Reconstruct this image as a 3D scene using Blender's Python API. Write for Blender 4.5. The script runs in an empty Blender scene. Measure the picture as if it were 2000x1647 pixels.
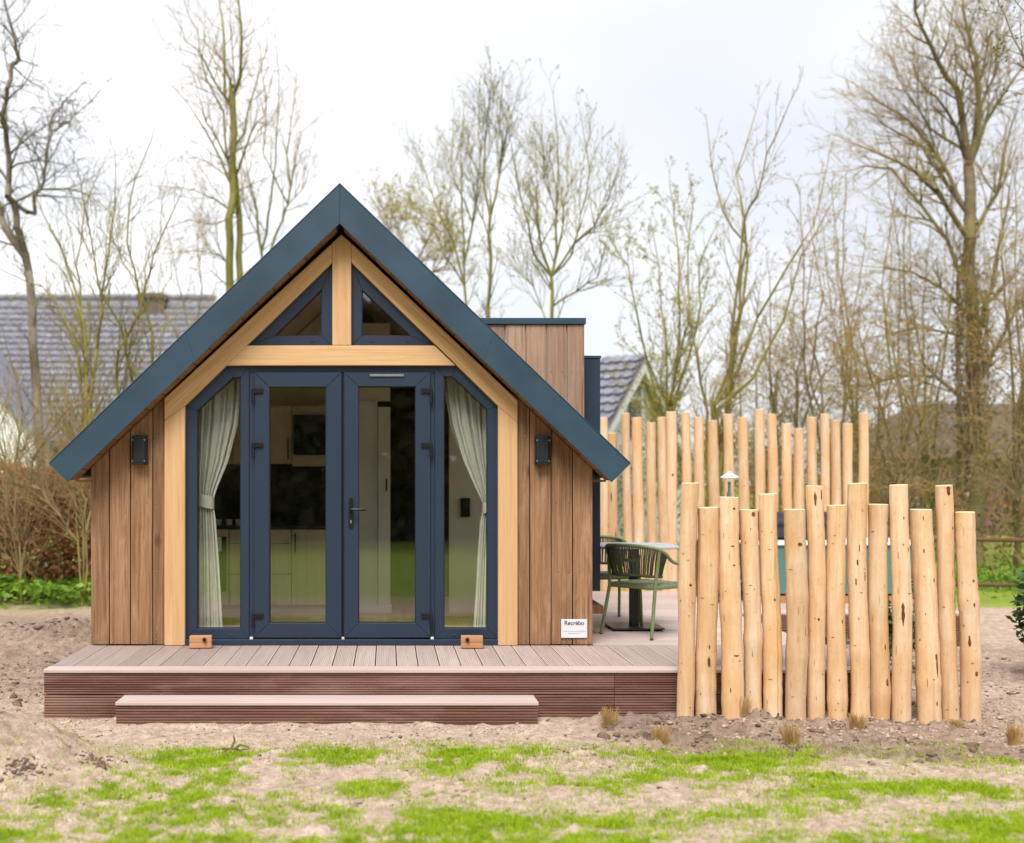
import bpy, bmesh, math, random
import numpy as np
from mathutils import Vector, Matrix

random.seed(7)
rng = np.random.default_rng(11)
R = math.radians
S = bpy.context.scene
COL = S.collection

# ------------------------------------------------------------------ camera
F = 2362.0                      # focal length in photo pixels (photo 2000 x 1647)
CX, CY, CH = 758.0, 935.0, 1.62  # vanishing point of the deck boards, eye height
cam_d = bpy.data.cameras.new('camera')
cam = bpy.data.objects.new('camera', cam_d)
COL.objects.link(cam)
cam.location = (0, 0, CH)
cam.rotation_euler = (R(90), 0, 0)
cam_d.sensor_width = 36.0
cam_d.lens = F / 2000 * 36
cam_d.shift_x = (1000 - CX) / 2000
cam_d.shift_y = (CY - 823.5) / 2000
cam_d.clip_end = 600
cam_d.dof.use_dof = True
cam_d.dof.focus_distance = 8.75
cam_d.dof.aperture_fstop = 1.3
S.camera = cam

# ------------------------------------------------------------------ world and sun
SUN_EL, SUN_AZ = 54.0, -16.0     # azimuth of the sun measured from behind the camera
w = bpy.data.worlds.new('World')
S.world = w
w.use_nodes = True
nt = w.node_tree
nt.nodes.clear()
def wn(t, **k):
    n = nt.nodes.new(t)
    for a, b in k.items():
        setattr(n, a, b)
    return n
tc = wn('ShaderNodeTexCoord')
mp = wn('ShaderNodeMapping')
mp.inputs['Scale'].default_value = (1.0, 1.0, 2.6)
mp.inputs['Location'].default_value = (2.55, 1.1, 0.03)
nz = wn('ShaderNodeTexNoise')
nz.inputs['Scale'].default_value = 1.5
nz.inputs['Detail'].default_value = 2.5
nz.inputs['Roughness'].default_value = 0.5
rp = wn('ShaderNodeValToRGB')
rp.color_ramp.elements[0].position = 0.40
mid_ = rp.color_ramp.elements.new(0.54)
mid_.color = (0.372, 0.376, 0.390, 1)
rp.color_ramp.elements[0].color = (0.315, 0.321, 0.343, 1)
rp.color_ramp.elements[2].position = 0.70
rp.color_ramp.elements[2].color = (0.60, 0.60, 0.605, 1)
mul = wn('ShaderNodeVectorMath', operation='SCALE')
mul.inputs['Scale'].default_value = 10.0
sky = wn('ShaderNodeTexSky', sky_type='NISHITA')
sky.sun_disc = False
sky.sun_elevation = R(SUN_EL)
sky.sun_rotation = R(180 + SUN_AZ)
mix = wn('ShaderNodeMix', data_type='RGBA')
mix.inputs[0].default_value = 0.93
bg = wn('ShaderNodeBackground')
bg.inputs['Strength'].default_value = 0.1
out = wn('ShaderNodeOutputWorld')
L = nt.links.new
L(tc.outputs['Generated'], mp.inputs['Vector'])
L(mp.outputs['Vector'], nz.inputs['Vector'])
L(nz.outputs['Fac'], rp.inputs['Fac'])
L(rp.outputs['Color'], mul.inputs[0])
L(sky.outputs['Color'], mix.inputs[6])
L(mul.outputs['Vector'], mix.inputs[7])
L(mix.outputs[2], bg.inputs['Color'])
L(bg.outputs['Background'], out.inputs['Surface'])

sd = bpy.data.lights.new('sun', 'SUN')
sd.energy = 1.5
sd.angle = R(28)
sd.color = (1.0, 0.95, 0.88)
sun = bpy.data.objects.new('sun', sd)
COL.objects.link(sun)
sdir = Vector((math.sin(R(SUN_AZ)) * math.cos(R(SUN_EL)), -math.cos(R(SUN_AZ)) * math.cos(R(SUN_EL)), math.sin(R(SUN_EL))))
sun.rotation_euler = (-sdir).to_track_quat('-Z', 'Y').to_euler()
sun.location = (0, 0, 30)

S.view_settings.view_transform = 'Standard'
S.view_settings.look = 'None'
S.view_settings.exposure = 1.5
S.view_settings.gamma = 1.0
S.view_settings.use_curve_mapping = False
S.render.engine = 'CYCLES'
S.cycles.use_denoising = True
S.cycles.sample_clamp_indirect = 4.0
S.cycles.caustics_reflective = False
S.cycles.caustics_refractive = False
S.cycles.blur_glossy = 1.0
S.cycles.max_bounces = 8
S.cycles.transparent_max_bounces = 16

# ------------------------------------------------------------------ pixel -> place
def P(px, py, Y):
    s = F / Y
    return ((px - CX) / s, Y, CH - (py - CY) / s)
def PX(px, Y): return (px - CX) * Y / F
def PZ(py, Y): return CH - (py - CY) * Y / F
def G(px, py, z=0.0):                       # a pixel that shows ground of height z
    s = (py - CY) / (CH - z)
    return ((px - CX) / s, F / s)

# ------------------------------------------------------------------ mesh helpers
class MB:
    def __init__(self):
        self.v, self.f, self.m = [], [], []
    def add(self, verts, faces, mi=0):
        o = len(self.v)
        self.v += [tuple(p) for p in verts]
        self.f += [tuple(i + o for i in q) for q in faces]
        self.m += [mi] * len(faces)
        return self
    def box(self, x0, x1, y0, y1, z0, z1, mi=0):
        v = [(x0,y0,z0),(x1,y0,z0),(x1,y1,z0),(x0,y1,z0),(x0,y0,z1),(x1,y0,z1),(x1,y1,z1),(x0,y1,z1)]
        return self.add(v, [(0,3,2,1),(4,5,6,7),(0,1,5,4),(1,2,6,5),(2,3,7,6),(3,0,4,7)], mi)
    def prism(self, poly, y0, y1, mi=0):     # polygon in XZ pushed along Y
        a = sum(poly[i][0]*poly[(i+1)%len(poly)][1]-poly[(i+1)%len(poly)][0]*poly[i][1] for i in range(len(poly)))
        if a < 0: poly = poly[::-1]
        n = len(poly)
        v = [(x, y0, z) for x, z in poly] + [(x, y1, z) for x, z in poly]
        f = [tuple(range(n)), tuple(range(2*n-1, n-1, -1))]
        f += [(i, i+n, (i+1)%n+n, (i+1)%n) for i in range(n)]
        return self.add(v, f, mi)
    def vprism(self, poly, z0, z1, mi=0):    # polygon in XY pushed up
        a = sum(poly[i][0]*poly[(i+1)%len(poly)][1]-poly[(i+1)%len(poly)][0]*poly[i][1] for i in range(len(poly)))
        if a < 0: poly = poly[::-1]
        n = len(poly)
        v = [(x, y, z0) for x, y in poly] + [(x, y, z1) for x, y in poly]
        f = [tuple(range(n-1, -1, -1)), tuple(range(n, 2*n))]
        f += [(i, (i+1)%n, (i+1)%n+n, i+n) for i in range(n)]
        return self.add(v, f, mi)
    def tube(self, pts, rad, n=8, cap=True, mi=0):
        pts = [Vector(p) for p in pts]
        if not hasattr(rad, '__len__'): rad = [rad]*len(pts)
        vs, fs = [], []
        prev = None
        for i, p in enumerate(pts):
            d = (pts[min(i+1, len(pts)-1)] - pts[max(i-1, 0)]).normalized()
            if prev is None:
                u = d.cross(Vector((0.13, 0.21, 0.97)))
                if u.length < .1: u = d.cross(Vector((1, 0, 0)))
                u.normalize()
            else:
                u = (prev - d*prev.dot(d)).normalized()
            prev = u
            q = d.cross(u)
            for k in range(n):
                a = 2*math.pi*k/n
                vs.append(p + (u*math.cos(a) + q*math.sin(a))*rad[i])
        for i in range(len(pts)-1):
            for k in range(n):
                fs.append((i*n+k, i*n+(k+1)%n, (i+1)*n+(k+1)%n, (i+1)*n+k))
        if cap:
            fs.append(tuple(range(n-1, -1, -1)))
            fs.append(tuple(range((len(pts)-1)*n, len(pts)*n)))
        return self.add(vs, fs, mi)
    def lathe(self, prof, c=(0,0,0), n=20, mi=0):   # (radius, z) profile round the z axis
        vs, fs = [], []
        for r, z in prof:
            for k in range(n):
                a = 2*math.pi*k/n
                vs.append((c[0]+r*math.cos(a), c[1]+r*math.sin(a), c[2]+z))
        for i in range(len(prof)-1):
            for k in range(n):
                fs.append((i*n+k, i*n+(k+1)%n, (i+1)*n+(k+1)%n, (i+1)*n+k))
        fs.append(tuple(range(n-1, -1, -1)))
        fs.append(tuple(range((len(prof)-1)*n, len(prof)*n)))
        return self.add(vs, fs, mi)
    def mesh(self, name, mats, bevel=0, smooth=False, centre=None):
        me = bpy.data.meshes.new(name)
        v = self.v
        if centre is not None:
            v = [(a-centre[0], b-centre[1], c-centre[2]) for a, b, c in v]
        me.from_pydata(v, [], self.f)
        if not isinstance(mats, (list, tuple)): mats = [mats]
        for m in mats: me.materials.append(m)
        if any(self.m):
            me.polygons.foreach_set('material_index', self.m)
        if bevel:
            bm = bmesh.new(); bm.from_mesh(me)
            es = [e for e in bm.edges if len(e.link_faces) == 2 and e.calc_face_angle(0) > .5]
            bmesh.ops.bevel(bm, geom=es, offset=bevel, segments=1, affect='EDGES', profile=.5)
            bm.to_mesh(me); bm.free()
        if smooth:
            me.polygons.foreach_set('use_smooth', [True]*len(me.polygons))
            me.set_sharp_from_angle(angle=R(40))
        me.update()
        return me
    def build(self, name, mats, parent=None, bevel=0, smooth=False):
        a = np.array(self.v)
        lo, hi = a.min(0), a.max(0)
        c = ((lo[0]+hi[0])/2, (lo[1]+hi[1])/2, lo[2])
        me = self.mesh(name, mats, bevel, smooth, c)
        return link(name, me, c, parent)

WORLD = {}                       # world position of each object's origin
def link(name, me, loc, parent=None, rz=0):
    o = bpy.data.objects.new(name, me)
    COL.objects.link(o)
    pl = WORLD.get(parent.name, (0, 0, 0)) if parent else (0, 0, 0)
    o.location = (loc[0]-pl[0], loc[1]-pl[1], loc[2]-pl[2])
    o.rotation_euler.z = rz
    if parent: o.parent = parent
    WORLD[o.name] = tuple(loc)
    return o
def thing(name, loc, label, cat, group=None):
    o = link(name, None, loc)
    o.empty_display_size = .1
    return tag(o, label, cat, group)
def tag(o, label=None, cat=None, group=None, kind=None):
    if label: o['label'] = label
    if cat: o['category'] = cat
    if group: o['group'] = group
    if kind: o['kind'] = kind
    return o
def np_mesh(name, verts, quads, mat, tri=False):
    me = bpy.data.meshes.new(name)
    k = quads.shape[1]
    me.vertices.add(len(verts)); me.vertices.foreach_set('co', np.ascontiguousarray(verts, dtype=np.float32).ravel())
    me.loops.add(quads.size); me.loops.foreach_set('vertex_index', np.ascontiguousarray(quads, dtype=np.int32).ravel())
    me.polygons.add(len(quads)); me.polygons.foreach_set('loop_start', np.arange(0, quads.size, k, dtype=np.int32))
    me.materials.append(mat)
    me.update(calc_edges=True)
    return me

# ------------------------------------------------------------------ materials
class NM:
    def __init__(self, name):
        self.m = bpy.data.materials.new(name)
        self.m.use_nodes = True
        self.t = self.m.node_tree
        self.b = self.t.nodes['Principled BSDF']
        self.o = self.t.nodes['Material Output']
    def n(self, t, **k):
        x = self.t.nodes.new(t)
        for a, b in k.items(): setattr(x, a, b)
        return x
    def l(self, a, b): self.t.links.new(a, b)
    def coord(self, scale=(1,1,1), rand=True, kind='Object'):
        tc = self.n('ShaderNodeTexCoord')
        mp = self.n('ShaderNodeMapping')
        mp.inputs['Scale'].default_value = scale
        if kind == 'World':
            g = self.n('ShaderNodeNewGeometry'); src = g.outputs['Position']
        else:
            src = tc.outputs[kind]
        if rand:
            oi = self.n('ShaderNodeObjectInfo')
            sc = self.n('ShaderNodeMath', operation='MULTIPLY'); sc.inputs[1].default_value = 37.0
            self.l(oi.outputs['Random'], sc.inputs[0])
            ad = self.n('ShaderNodeVectorMath', operation='ADD')
            self.l(src, ad.inputs[0]); self.l(sc.outputs[0], ad.inputs[1])
            src = ad.outputs[0]
        self.l(src, mp.inputs['Vector'])
        return mp.outputs['Vector']
    def noise(self, vec, scale, detail=4, rough=.55, dist=0):
        x = self.n('ShaderNodeTexNoise')
        x.inputs['Scale'].default_value = scale; x.inputs['Detail'].default_value = detail
        x.inputs['Roughness'].default_value = rough; x.inputs['Distortion'].default_value = dist
        self.l(vec, x.inputs['Vector'])
        return x.outputs['Fac']
    def ramp(self, fac, stops):
        r = self.n('ShaderNodeValToRGB')
        e = r.color_ramp.elements
        while len(e) < len(stops): e.new(.5)
        for i, (p, c) in enumerate(stops):
            e[i].position = p
            e[i].color = (c, c, c, 1) if not hasattr(c, '__len__') else (*c, 1)
        self.l(fac, r.inputs['Fac'])
        return r.outputs['Color']
    def mixc(self, fac, a, b, mode='MIX'):
        x = self.n('ShaderNodeMix', data_type='RGBA', blend_type=mode)
        for s, i in ((fac, 0), (a, 6), (b, 7)):
            if hasattr(s, 'is_linked'): self.l(s, x.inputs[i])
            elif i == 0: x.inputs[0].default_value = s
            else: x.inputs[i].default_value = (*s, 1)
        return x.outputs[2]
    def objvar(self, col, lo=.8, hi=1.2, hue=0.0):
        oi = self.n('ShaderNodeObjectInfo')
        mr = self.n('ShaderNodeMapRange')
        mr.inputs['To Min'].default_value = lo; mr.inputs['To Max'].default_value = hi
        self.l(oi.outputs['Random'], mr.inputs['Value'])
        h = self.n('ShaderNodeHueSaturation')
        self.l(mr.outputs[0], h.inputs['Value']); self.l(col, h.inputs['Color'])
        return h.outputs['Color']
    def bump(self, h, strength=.3, dist=.01):
        b = self.n('ShaderNodeBump')
        b.inputs['Strength'].default_value = strength; b.inputs['Distance'].default_value = dist
        self.l(h, b.inputs['Height']); self.l(b.outputs['Normal'], self.b.inputs['Normal'])
    def fin(self, col=None, rough=.6, spec=.4, metal=0):
        if col is not None:
            if hasattr(col, 'is_linked'): self.l(col, self.b.inputs['Base Color'])
            else: self.b.inputs['Base Color'].default_value = (*col, 1)
        self.b.inputs['Roughness'].default_value = rough
        self.b.inputs['Specular IOR Level'].default_value = spec
        self.b.inputs['Metallic'].default_value = metal
        return self.m

def plain(name, col, rough=.5, var=.12, scale=6, metal=0, spec=.4, bump=0, fine=0):
    k = NM(name)
    v = k.coord()
    f = k.noise(v, scale, 5)
    a = tuple(max(0, c*(1-var)) for c in col); b = tuple(c*(1+var) for c in col)
    c = k.ramp(f, [(.3, a), (.7, b)])
    if bump: k.bump(k.noise(v, fine or scale*12, 3), bump, .004)
    return k.fin(c, rough, spec, metal)

def wood(name, dark, mid, light, grain='z', rough=.7, var=(.85, 1.15), fine=60, knots=0, patch=None, bump=.25, spec=.25, streak=0):
    k = NM(name)
    st = {'z': (1, 1, .035), 'x': (.035, 1, 1), 'y': (1, .035, 1)}[grain]
    big = {'z': (1, 1, .16), 'x': (.16, 1, 1), 'y': (1, .16, 1)}[grain]
    v = k.coord(st); vb = k.coord(big)
    g = k.noise(v, fine, 6, .65, .6)
    c = k.ramp(g, [(.25, dark), (.5, mid), (.78, light)])
    g2 = k.noise(vb, 7, 4, .6, .8)
    c = k.mixc(k.ramp(g2, [(.3, .0), (.75, .55)]), c, mid)
    c = k.mixc(k.ramp(k.noise(vb, 3.1, 3), [(.35, .0), (.7, .35)]), c, dark, 'MIX')
    if streak:
        vs_ = k.coord({'z': (1, 1, .02), 'x': (.02, 1, 1), 'y': (1, .02, 1)}[grain])
        c = k.mixc(k.ramp(k.noise(vs_, 34, 5, .7, .3), [(.36, .6), (.50, 0.0)]), c, tuple(q*.62 for q in dark))
        c = k.mixc(k.ramp(k.noise(k.coord(big), 11, 5, .7, .5), [(.52, 0.0), (.74, .6)]), c, light)
    if patch:
        c = k.mixc(k.ramp(k.noise(vb, 4.3, 5), [(.55, 0.0), (.68, .8)]), c, patch)
    if knots:
        vo = k.n('ShaderNodeTexVoronoi'); vo.inputs['Scale'].default_value = knots
        k.l(k.coord((1, 1, .55) if grain == 'z' else (1, 1, 1)), vo.inputs['Vector'])
        c = k.mixc(k.ramp(vo.outputs['Distance'], [(.03, .85), (.13, 0)]), c, tuple(x*.35 for x in dark))
    c = k.objvar(c, *var)
    k.bump(g, bump, .003)
    return k.fin(c, rough, spec)

M = {}
M['clad'] = wood('brown_cladding_wood', (.135, .064, .028), (.275, .150, .078), (.43, .28, .175), 'z', .75, (.78, 1.22), 75, knots=3.2, bump=.4, streak=1)
M['clad_high'] = wood('weathered_cladding_wood', (.22, .12, .075), (.38, .24, .165), (.50, .36, .28), 'z', .75, (.85, 1.12), 55, knots=3.0, streak=1)
M['soffit'] = wood('soffit_wood', (.15, .075, .028), (.26, .14, .055), (.34, .20, .09), 'y', .7, (.8, 1.2), 50)
M['timber_z'] = wood('oak_timber_upright', (.46, .25, .105), (.60, .375, .195), (.70, .50, .31), 'z', .6, (.94, 1.06), 45, bump=.12)
M['timber_x'] = wood('oak_timber_level', (.46, .25, .105), (.60, .375, .195), (.70, .50, .31), 'x', .6, (.94, 1.06), 45, bump=.12)
def polemat():
    k = NM('peeled_pole_wood')
    v = k.coord((1, 1, .05)); vb = k.coord((1, 1, .22)); vi = k.coord((1, 1, .6))
    g = k.noise(v, 40, 6, .7, .5)
    c = k.ramp(g, [(.25, (.56, .335, .165)), (.5, (.72, .50, .305)), (.78, (.80, .63, .46))])
    c = k.mixc(k.ramp(k.noise(vb, 5, 5, .65), [(.42, 0.0), (.64, .85)]), c, (.64, .38, .17))
    c = k.mixc(k.ramp(k.noise(vb, 7.3, 4, .6), [(.52, 0.0), (.70, .7)]), c, (.76, .62, .46))
    c = k.mixc(k.ramp(k.noise(vi, 46, 4, .75), [(.60, 0.0), (.72, .6)]), c, (.36, .20, .085))
    c = k.mixc(k.ramp(k.noise(k.coord((1, 1, .012)), 26, 3, .5), [(.68, 0.0), (.72, .55)]), c, (.34, .19, .08))
    c = k.mixc(k.ramp(k.noise(k.coord((.5, .5, 3.0)), 16, 4, .8), [(.66, 0.0), (.76, .45)]), c, (.34, .18, .07))
    c = k.objvar(c, .87, 1.07)
    k.bump(k.noise(vi, 30, 5, .7), .55, .006)
    return k.fin(c, .8, .2)
M['pole'] = polemat()
M['block'] = wood('cedar_block_wood', (.36, .165, .08), (.48, .245, .125), (.58, .34, .20), 'x', .7, (.9, 1.1), 40)
M['fascia'] = plain('blue_grey_metal', (.030, .060, .092), .34, .22, 2.2, 0, .5, .05, 90)
M['pvc'] = plain('anthracite_frame', (.017, .030, .057), .42, .08, 3, 0, .45, .06, 160)
M['pvc_dark'] = plain('dark_gasket', (.008, .010, .014), .6, .1, 5)
M['black'] = plain('black_fitting', (.006, .006, .008), .35, .1, 9, 0, .5)
M['steel'] = plain('brushed_steel', (.55, .56, .58), .3, .1, 9, .9)
M['lampbody'] = plain('charcoal_lamp_metal', (.010, .013, .020), .4, .15, 9, 0, .5)
M['lampband'] = plain('grey_lamp_band', (.025, .028, .034), .35, .15, 9, .3, .5)
M['white'] = plain('white_paint', (.74, .74, .73), .5, .03, 3)
M['plate'] = plain('pale_sign_plate', (.66, .68, .72), .3, .04, 8)
M['ink'] = plain('sign_ink', (.04, .03, .035), .6, .1, 20)
M['ink_grey'] = plain('sign_ink_grey', (.34, .36, .40), .6, .1, 20)
M['curtain'] = plain('grey_green_curtain', (.69, .675, .62), .9, .08, 20, 0, .1, .2, 300)
M['cabinet'] = wood('kitchen_front', (.42, .37, .26), (.50, .45, .33), (.55, .50, .39), 'z', .6, (.95, 1.05), 30, bump=.05)
M['worktop'] = plain('dark_worktop', (.012, .012, .011), .4, .5, 14)
M['slate'] = plain('dark_splashback', (.018, .017, .013), .55, .9, 7)
M['inner'] = plain('interior_lining', (.74, .70, .58), .8, .05, 2)
M['ceil'] = plain('interior_ceiling', (.60, .50, .36), .8, .08, 2)
M['oakfloor'] = wood('oak_floor', (.32, .22, .09), (.46, .34, .16), (.54, .42, .22), 'y', .5, (.9, 1.1), 30, bump=.05)
M['deck'] = wood('pinkish_deck_board', (.36, .27, .245), (.48, .39, .36), (.58, .49, .465), 'y', .7, (.93, 1.07), 40, bump=.2, patch=(.45, .36, .32))  # paler than the deck face: weathering plus glancing sheen painted into the colour
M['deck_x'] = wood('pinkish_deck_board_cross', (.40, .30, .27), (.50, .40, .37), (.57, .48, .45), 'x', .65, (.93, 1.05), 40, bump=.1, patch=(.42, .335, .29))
M['deckface'] = wood('red_brown_deck_face', (.125, .055, .036), (.225, .112, .082), (.34, .21, .165), 'x', .7, (.88, 1.12), 26, bump=.2, streak=1, patch=(.31, .195, .15))  # same boards as the deck top; upright shade partly painted into this darker tone
M['chair'] = plain('olive_chair_metal', (.15, .195, .085), .42, .08, 5, 0, .5)
M['rope'] = plain('dark_olive_rope', (.055, .062, .035), .85, .2, 60, 0, .2)
M['seat'] = plain('olive_seat_weave', (.17, .19, .12), .8, .2, 40, 0, .2)
M['tabletop'] = plain('light_grey_tabletop', (.40, .41, .435), .45, .05, 5)
M['anthra'] = plain('anthracite_metal', (.020, .022, .028), .4, .1, 6, 0, .5)
M['teal'] = plain('teal_tub_panel', (.085, .215, .205), .4, .06, 3)
M['cover'] = plain('navy_rolled_cover', (.012, .014, .026), .28, .2, 5, 0, .6)
M['straw'] = plain('dry_straw_grass', (.42, .27, .10), .8, .25, 40)
M['leaf_dead'] = plain('dry_leaf', (.42, .15, .06), .8, .2, 30)
M['rust'] = plain('rusty_pipe', (.13, .065, .035), .8, .25, 14)
M['tile'] = plain('slate_grey_tile', (.20, .20, .24), .65, .45, 4.5, 0, .35)
M['tile_b'] = plain('brown_roof_tile', (.115, .085, .075), .7, .2, 2)
M['render'] = plain('white_house_render', (.70, .70, .69), .85, .05, .6)
M['brick'] = plain('purple_brown_brick', (.155, .105, .10), .9, .25, 5)
M['winglass'] = plain('dark_house_window', (.02, .025, .03), .12, .2, 2, 0, .6)

def glass(name, f0=.05, tint=(.96, .97, .95)):
    """thin pane: clear, with Schlick reflection that is the same from both sides"""
    k = NM(name)
    tr = k.n('ShaderNodeBsdfTransparent'); tr.inputs['Color'].default_value = (*tint, 1)
    gl = k.n('ShaderNodeBsdfGlossy'); gl.inputs['Roughness'].default_value = .012
    g = k.n('ShaderNodeNewGeometry')
    dt = k.n('ShaderNodeVectorMath', operation='DOT_PRODUCT')
    k.l(g.outputs['Normal'], dt.inputs[0]); k.l(g.outputs['Incoming'], dt.inputs[1])
    def mth(op, a, b=None):
        x = k.n('ShaderNodeMath', operation=op)
        for i, q in enumerate((a, b)):
            if q is None: continue
            if hasattr(q, 'is_linked'): k.l(q, x.inputs[i])
            else: x.inputs[i].default_value = q
        return x.outputs[0]
    p5 = mth('POWER', mth('SUBTRACT', 1.0, mth('MINIMUM', mth('ABSOLUTE', dt.outputs['Value']), 1.0)), 5.0)
    fac = mth('ADD', mth('MULTIPLY', p5, 1-f0), f0)
    mx = k.n('ShaderNodeMixShader')
    k.l(fac, mx.inputs[0]); k.l(tr.outputs[0], mx.inputs[1]); k.l(gl.outputs[0], mx.inputs[2])
    k.l(mx.outputs[0], k.o.inputs['Surface'])
    return k.m
M['glass'] = glass('window_glass', .105)
M['lampglass'] = glass('clear_lamp_glass', .04)

def leafmat(name, a, b, rough=.6, trans=.35, scale=3.0):
    k = NM(name)
    f = k.noise(k.coord((1, 1, 1), False, 'World'), scale, 4, .7)
    c = k.ramp(f, [(.32, a), (.68, b)])
    d = k.n('ShaderNodeBsdfTranslucent')
    k.l(c, d.inputs['Color'])
    mx = k.n('ShaderNodeMixShader'); mx.inputs[0].default_value = trans
    k.fin(c, rough, .3)
    k.l(k.b.outputs[0], mx.inputs[1]); k.l(d.outputs[0], mx.inputs[2]); k.l(mx.outputs[0], k.o.inputs['Surface'])
    return k.m
M['grass'] = leafmat('bright_grass', (.26, .38, .008), (.42, .56, .022), .6, .35, 5)
M['cover_green'] = leafmat('ground_elder_leaf', (.10, .24, .02), (.28, .44, .05), .5, .35, 5)
M['laurel'] = leafmat('glossy_shrub_leaf', (.03, .075, .02), (.11, .18, .05), .35, .2, 25)
M['variegated'] = leafmat('pale_edged_leaf', (.06, .11, .04), (.42, .45, .30), .4, .2, 45)
M['beech'] = leafmat('brown_beech_leaf', (.34, .15, .06), (.56, .29, .14), .8, .3, 4)
M['ivy'] = leafmat('olive_undergrowth_leaf', (.05, .07, .018), (.16, .19, .045), .7, .3, 2.5)
M['bud'] = leafmat('yellow_green_bud', (.34, .30, .04), (.54, .47, .10), .7, .4, 3)
M['conifer'] = leafmat('brownish_wood_foliage', (.035, .033, .016), (.12, .105, .055), .7, .2, .8)

def bark(name, a, b, moss, mossamt=.5, scale=9):
    k = NM(name)
    v = k.coord((1, 1, .35), False, 'World')
    c = k.ramp(k.noise(v, scale, 6, .7), [(.3, a), (.7, b)])
    c = k.mixc(k.ramp(k.noise(v, scale*.25, 4), [(.5-mossamt*.35, 0.0), (.75-mossamt*.3, .85)]), c, moss)
    k.bump(k.noise(v, scale*4, 4), .5, .02)
    return k.fin(c, .9, .15)
M['bark_green'] = bark('mossy_green_bark', (.12, .095, .045), (.23, .185, .095), (.22, .215, .045), .7)
M['bark_grey'] = bark('grey_brown_bark', (.12, .09, .06), (.24, .19, .13), (.20, .175, .06), .5)
M['bark_birch'] = bark('pale_birch_bark', (.14, .10, .07), (.52, .46, .40), (.07, .05, .03), .45, 7)
M['bark_willow'] = bark('yellow_green_bark', (.20, .17, .05), (.34, .29, .10), (.26, .24, .05), .6)
M['twig_brown'] = bark('brown_twig', (.24, .165, .095), (.42, .30, .18), (.34, .27, .09), .45)
M['twig_grey'] = bark('grey_twig', (.15, .125, .105), (.28, .24, .21), (.18, .17, .09), .4)
M['twig_olive'] = bark('olive_twig', (.18, .15, .055), (.33, .27, .115), (.28, .25, .065), .6)

def soil():
    k = NM('sandy_soil')
    v = k.coord((1, 1, 1), False, 'World')
    n1 = k.noise(v, 1.1, 6, .65)
    n2 = k.noise(v, 14, 6, .75)
    n3 = k.noise(v, 70, 4, .7)
    c = k.ramp(n2, [(.28, (.22, .148, .105)), (.5, (.45, .345, .268)), (.72, (.60, .495, .41))])
    c = k.mixc(k.ramp(n3, [(.33, .75), (.5, 0.0)]), c, (.19, .125, .09))
    c = k.mixc(k.ramp(k.noise(v, 4.2, 6, .75), [(.52, 0.0), (.68, .75)]), c, (.30, .215, .165))
    # damp, darker dug soil in the planting strip and to the left of the deck
    att = k.n('ShaderNodeAttribute', attribute_name='damp')
    dk = k.ramp(n2, [(.3, (.105, .070, .052)), (.7, (.30, .215, .165))])
    mm = k.n('ShaderNodeMath', operation='MULTIPLY')
    rr = k.ramp(n1, [(.30, .45), (.62, 1.0)])
    k.l(att.outputs['Fac'], mm.inputs[0]); k.l(rr, mm.inputs[1])
    c = k.mixc(mm.outputs[0], c, dk)
    at2 = k.n('ShaderNodeAttribute', attribute_name='turf')
    tf = k.ramp(n2, [(.3, (.13, .19, .02)), (.7, (.33, .40, .07))])
    c = k.mixc(at2.outputs['Fac'], c, tf)
    k.bump(n3, .6, .012)
    return k.fin(c, .95, .1)
M['soil'] = soil()
M['clod'] = plain('dark_soil_clod', (.16, .108, .08), .95, .5, 18, 0, .1, .6, 60)
M['clod_pale'] = plain('pale_soil_clod', (.42, .32, .25), .95, .3, 18, 0, .1, .6, 60)

# ================================================================== GROUND
def vnoise(x, y, freq, seed):
    r = np.random.default_rng(seed)
    N = 256
    lat = r.random((N, N))
    xf, yf = x*freq + 1000.3, y*freq + 1000.7
    xi, yi = np.floor(xf).astype(int), np.floor(yf).astype(int)
    tx, ty = xf-xi, yf-yi
    tx, ty = tx*tx*(3-2*tx), ty*ty*(3-2*ty)
    a, b = lat[xi % N, yi % N], lat[(xi+1) % N, yi % N]
    c, d = lat[xi % N, (yi+1) % N], lat[(xi+1) % N, (yi+1) % N]
    return (a*(1-tx)+b*tx)*(1-ty) + (c*(1-tx)+d*tx)*ty
def fbm(x, y, freq, seed, oct=4, gain=.5):
    t, amp, s = 0, 1, 0
    for i in range(oct):
        t = t + amp*vnoise(x, y, freq*2**i, seed+i); s += amp; amp *= gain
    return t/s
def sstep(a, b, x):
    t = np.clip((x-a)/(b-a), 0, 1)
    return t*t*(3-2*t)
DECK_X0, DECK_X1, DECK_Y0, DECK_Z = -2.35, 3.46, 8.23, .32
def damp_at(x, y):
    strip = sstep(1.0, 1.7, x)*sstep(6.75, 7.15, y)*(1-sstep(8.6, 9.2, y))*(1-.55*sstep(3.6, 4.6, x))
    left = (1-sstep(-2.75, -2.45, x))*sstep(8.2, 9.6, y)*(1-sstep(13.5, 15, y))
    bed = sstep(3.3, 3.5, x)*sstep(9.3, 9.6, y)*(1-sstep(11.5, 12, y))*.5
    heap = .45*np.exp(-(((x+2.3)/.55)**2+((y-6.74)/.40)**2)**2)
    return np.clip(strip+left*.8+bed+heap, 0, 1)
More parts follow.
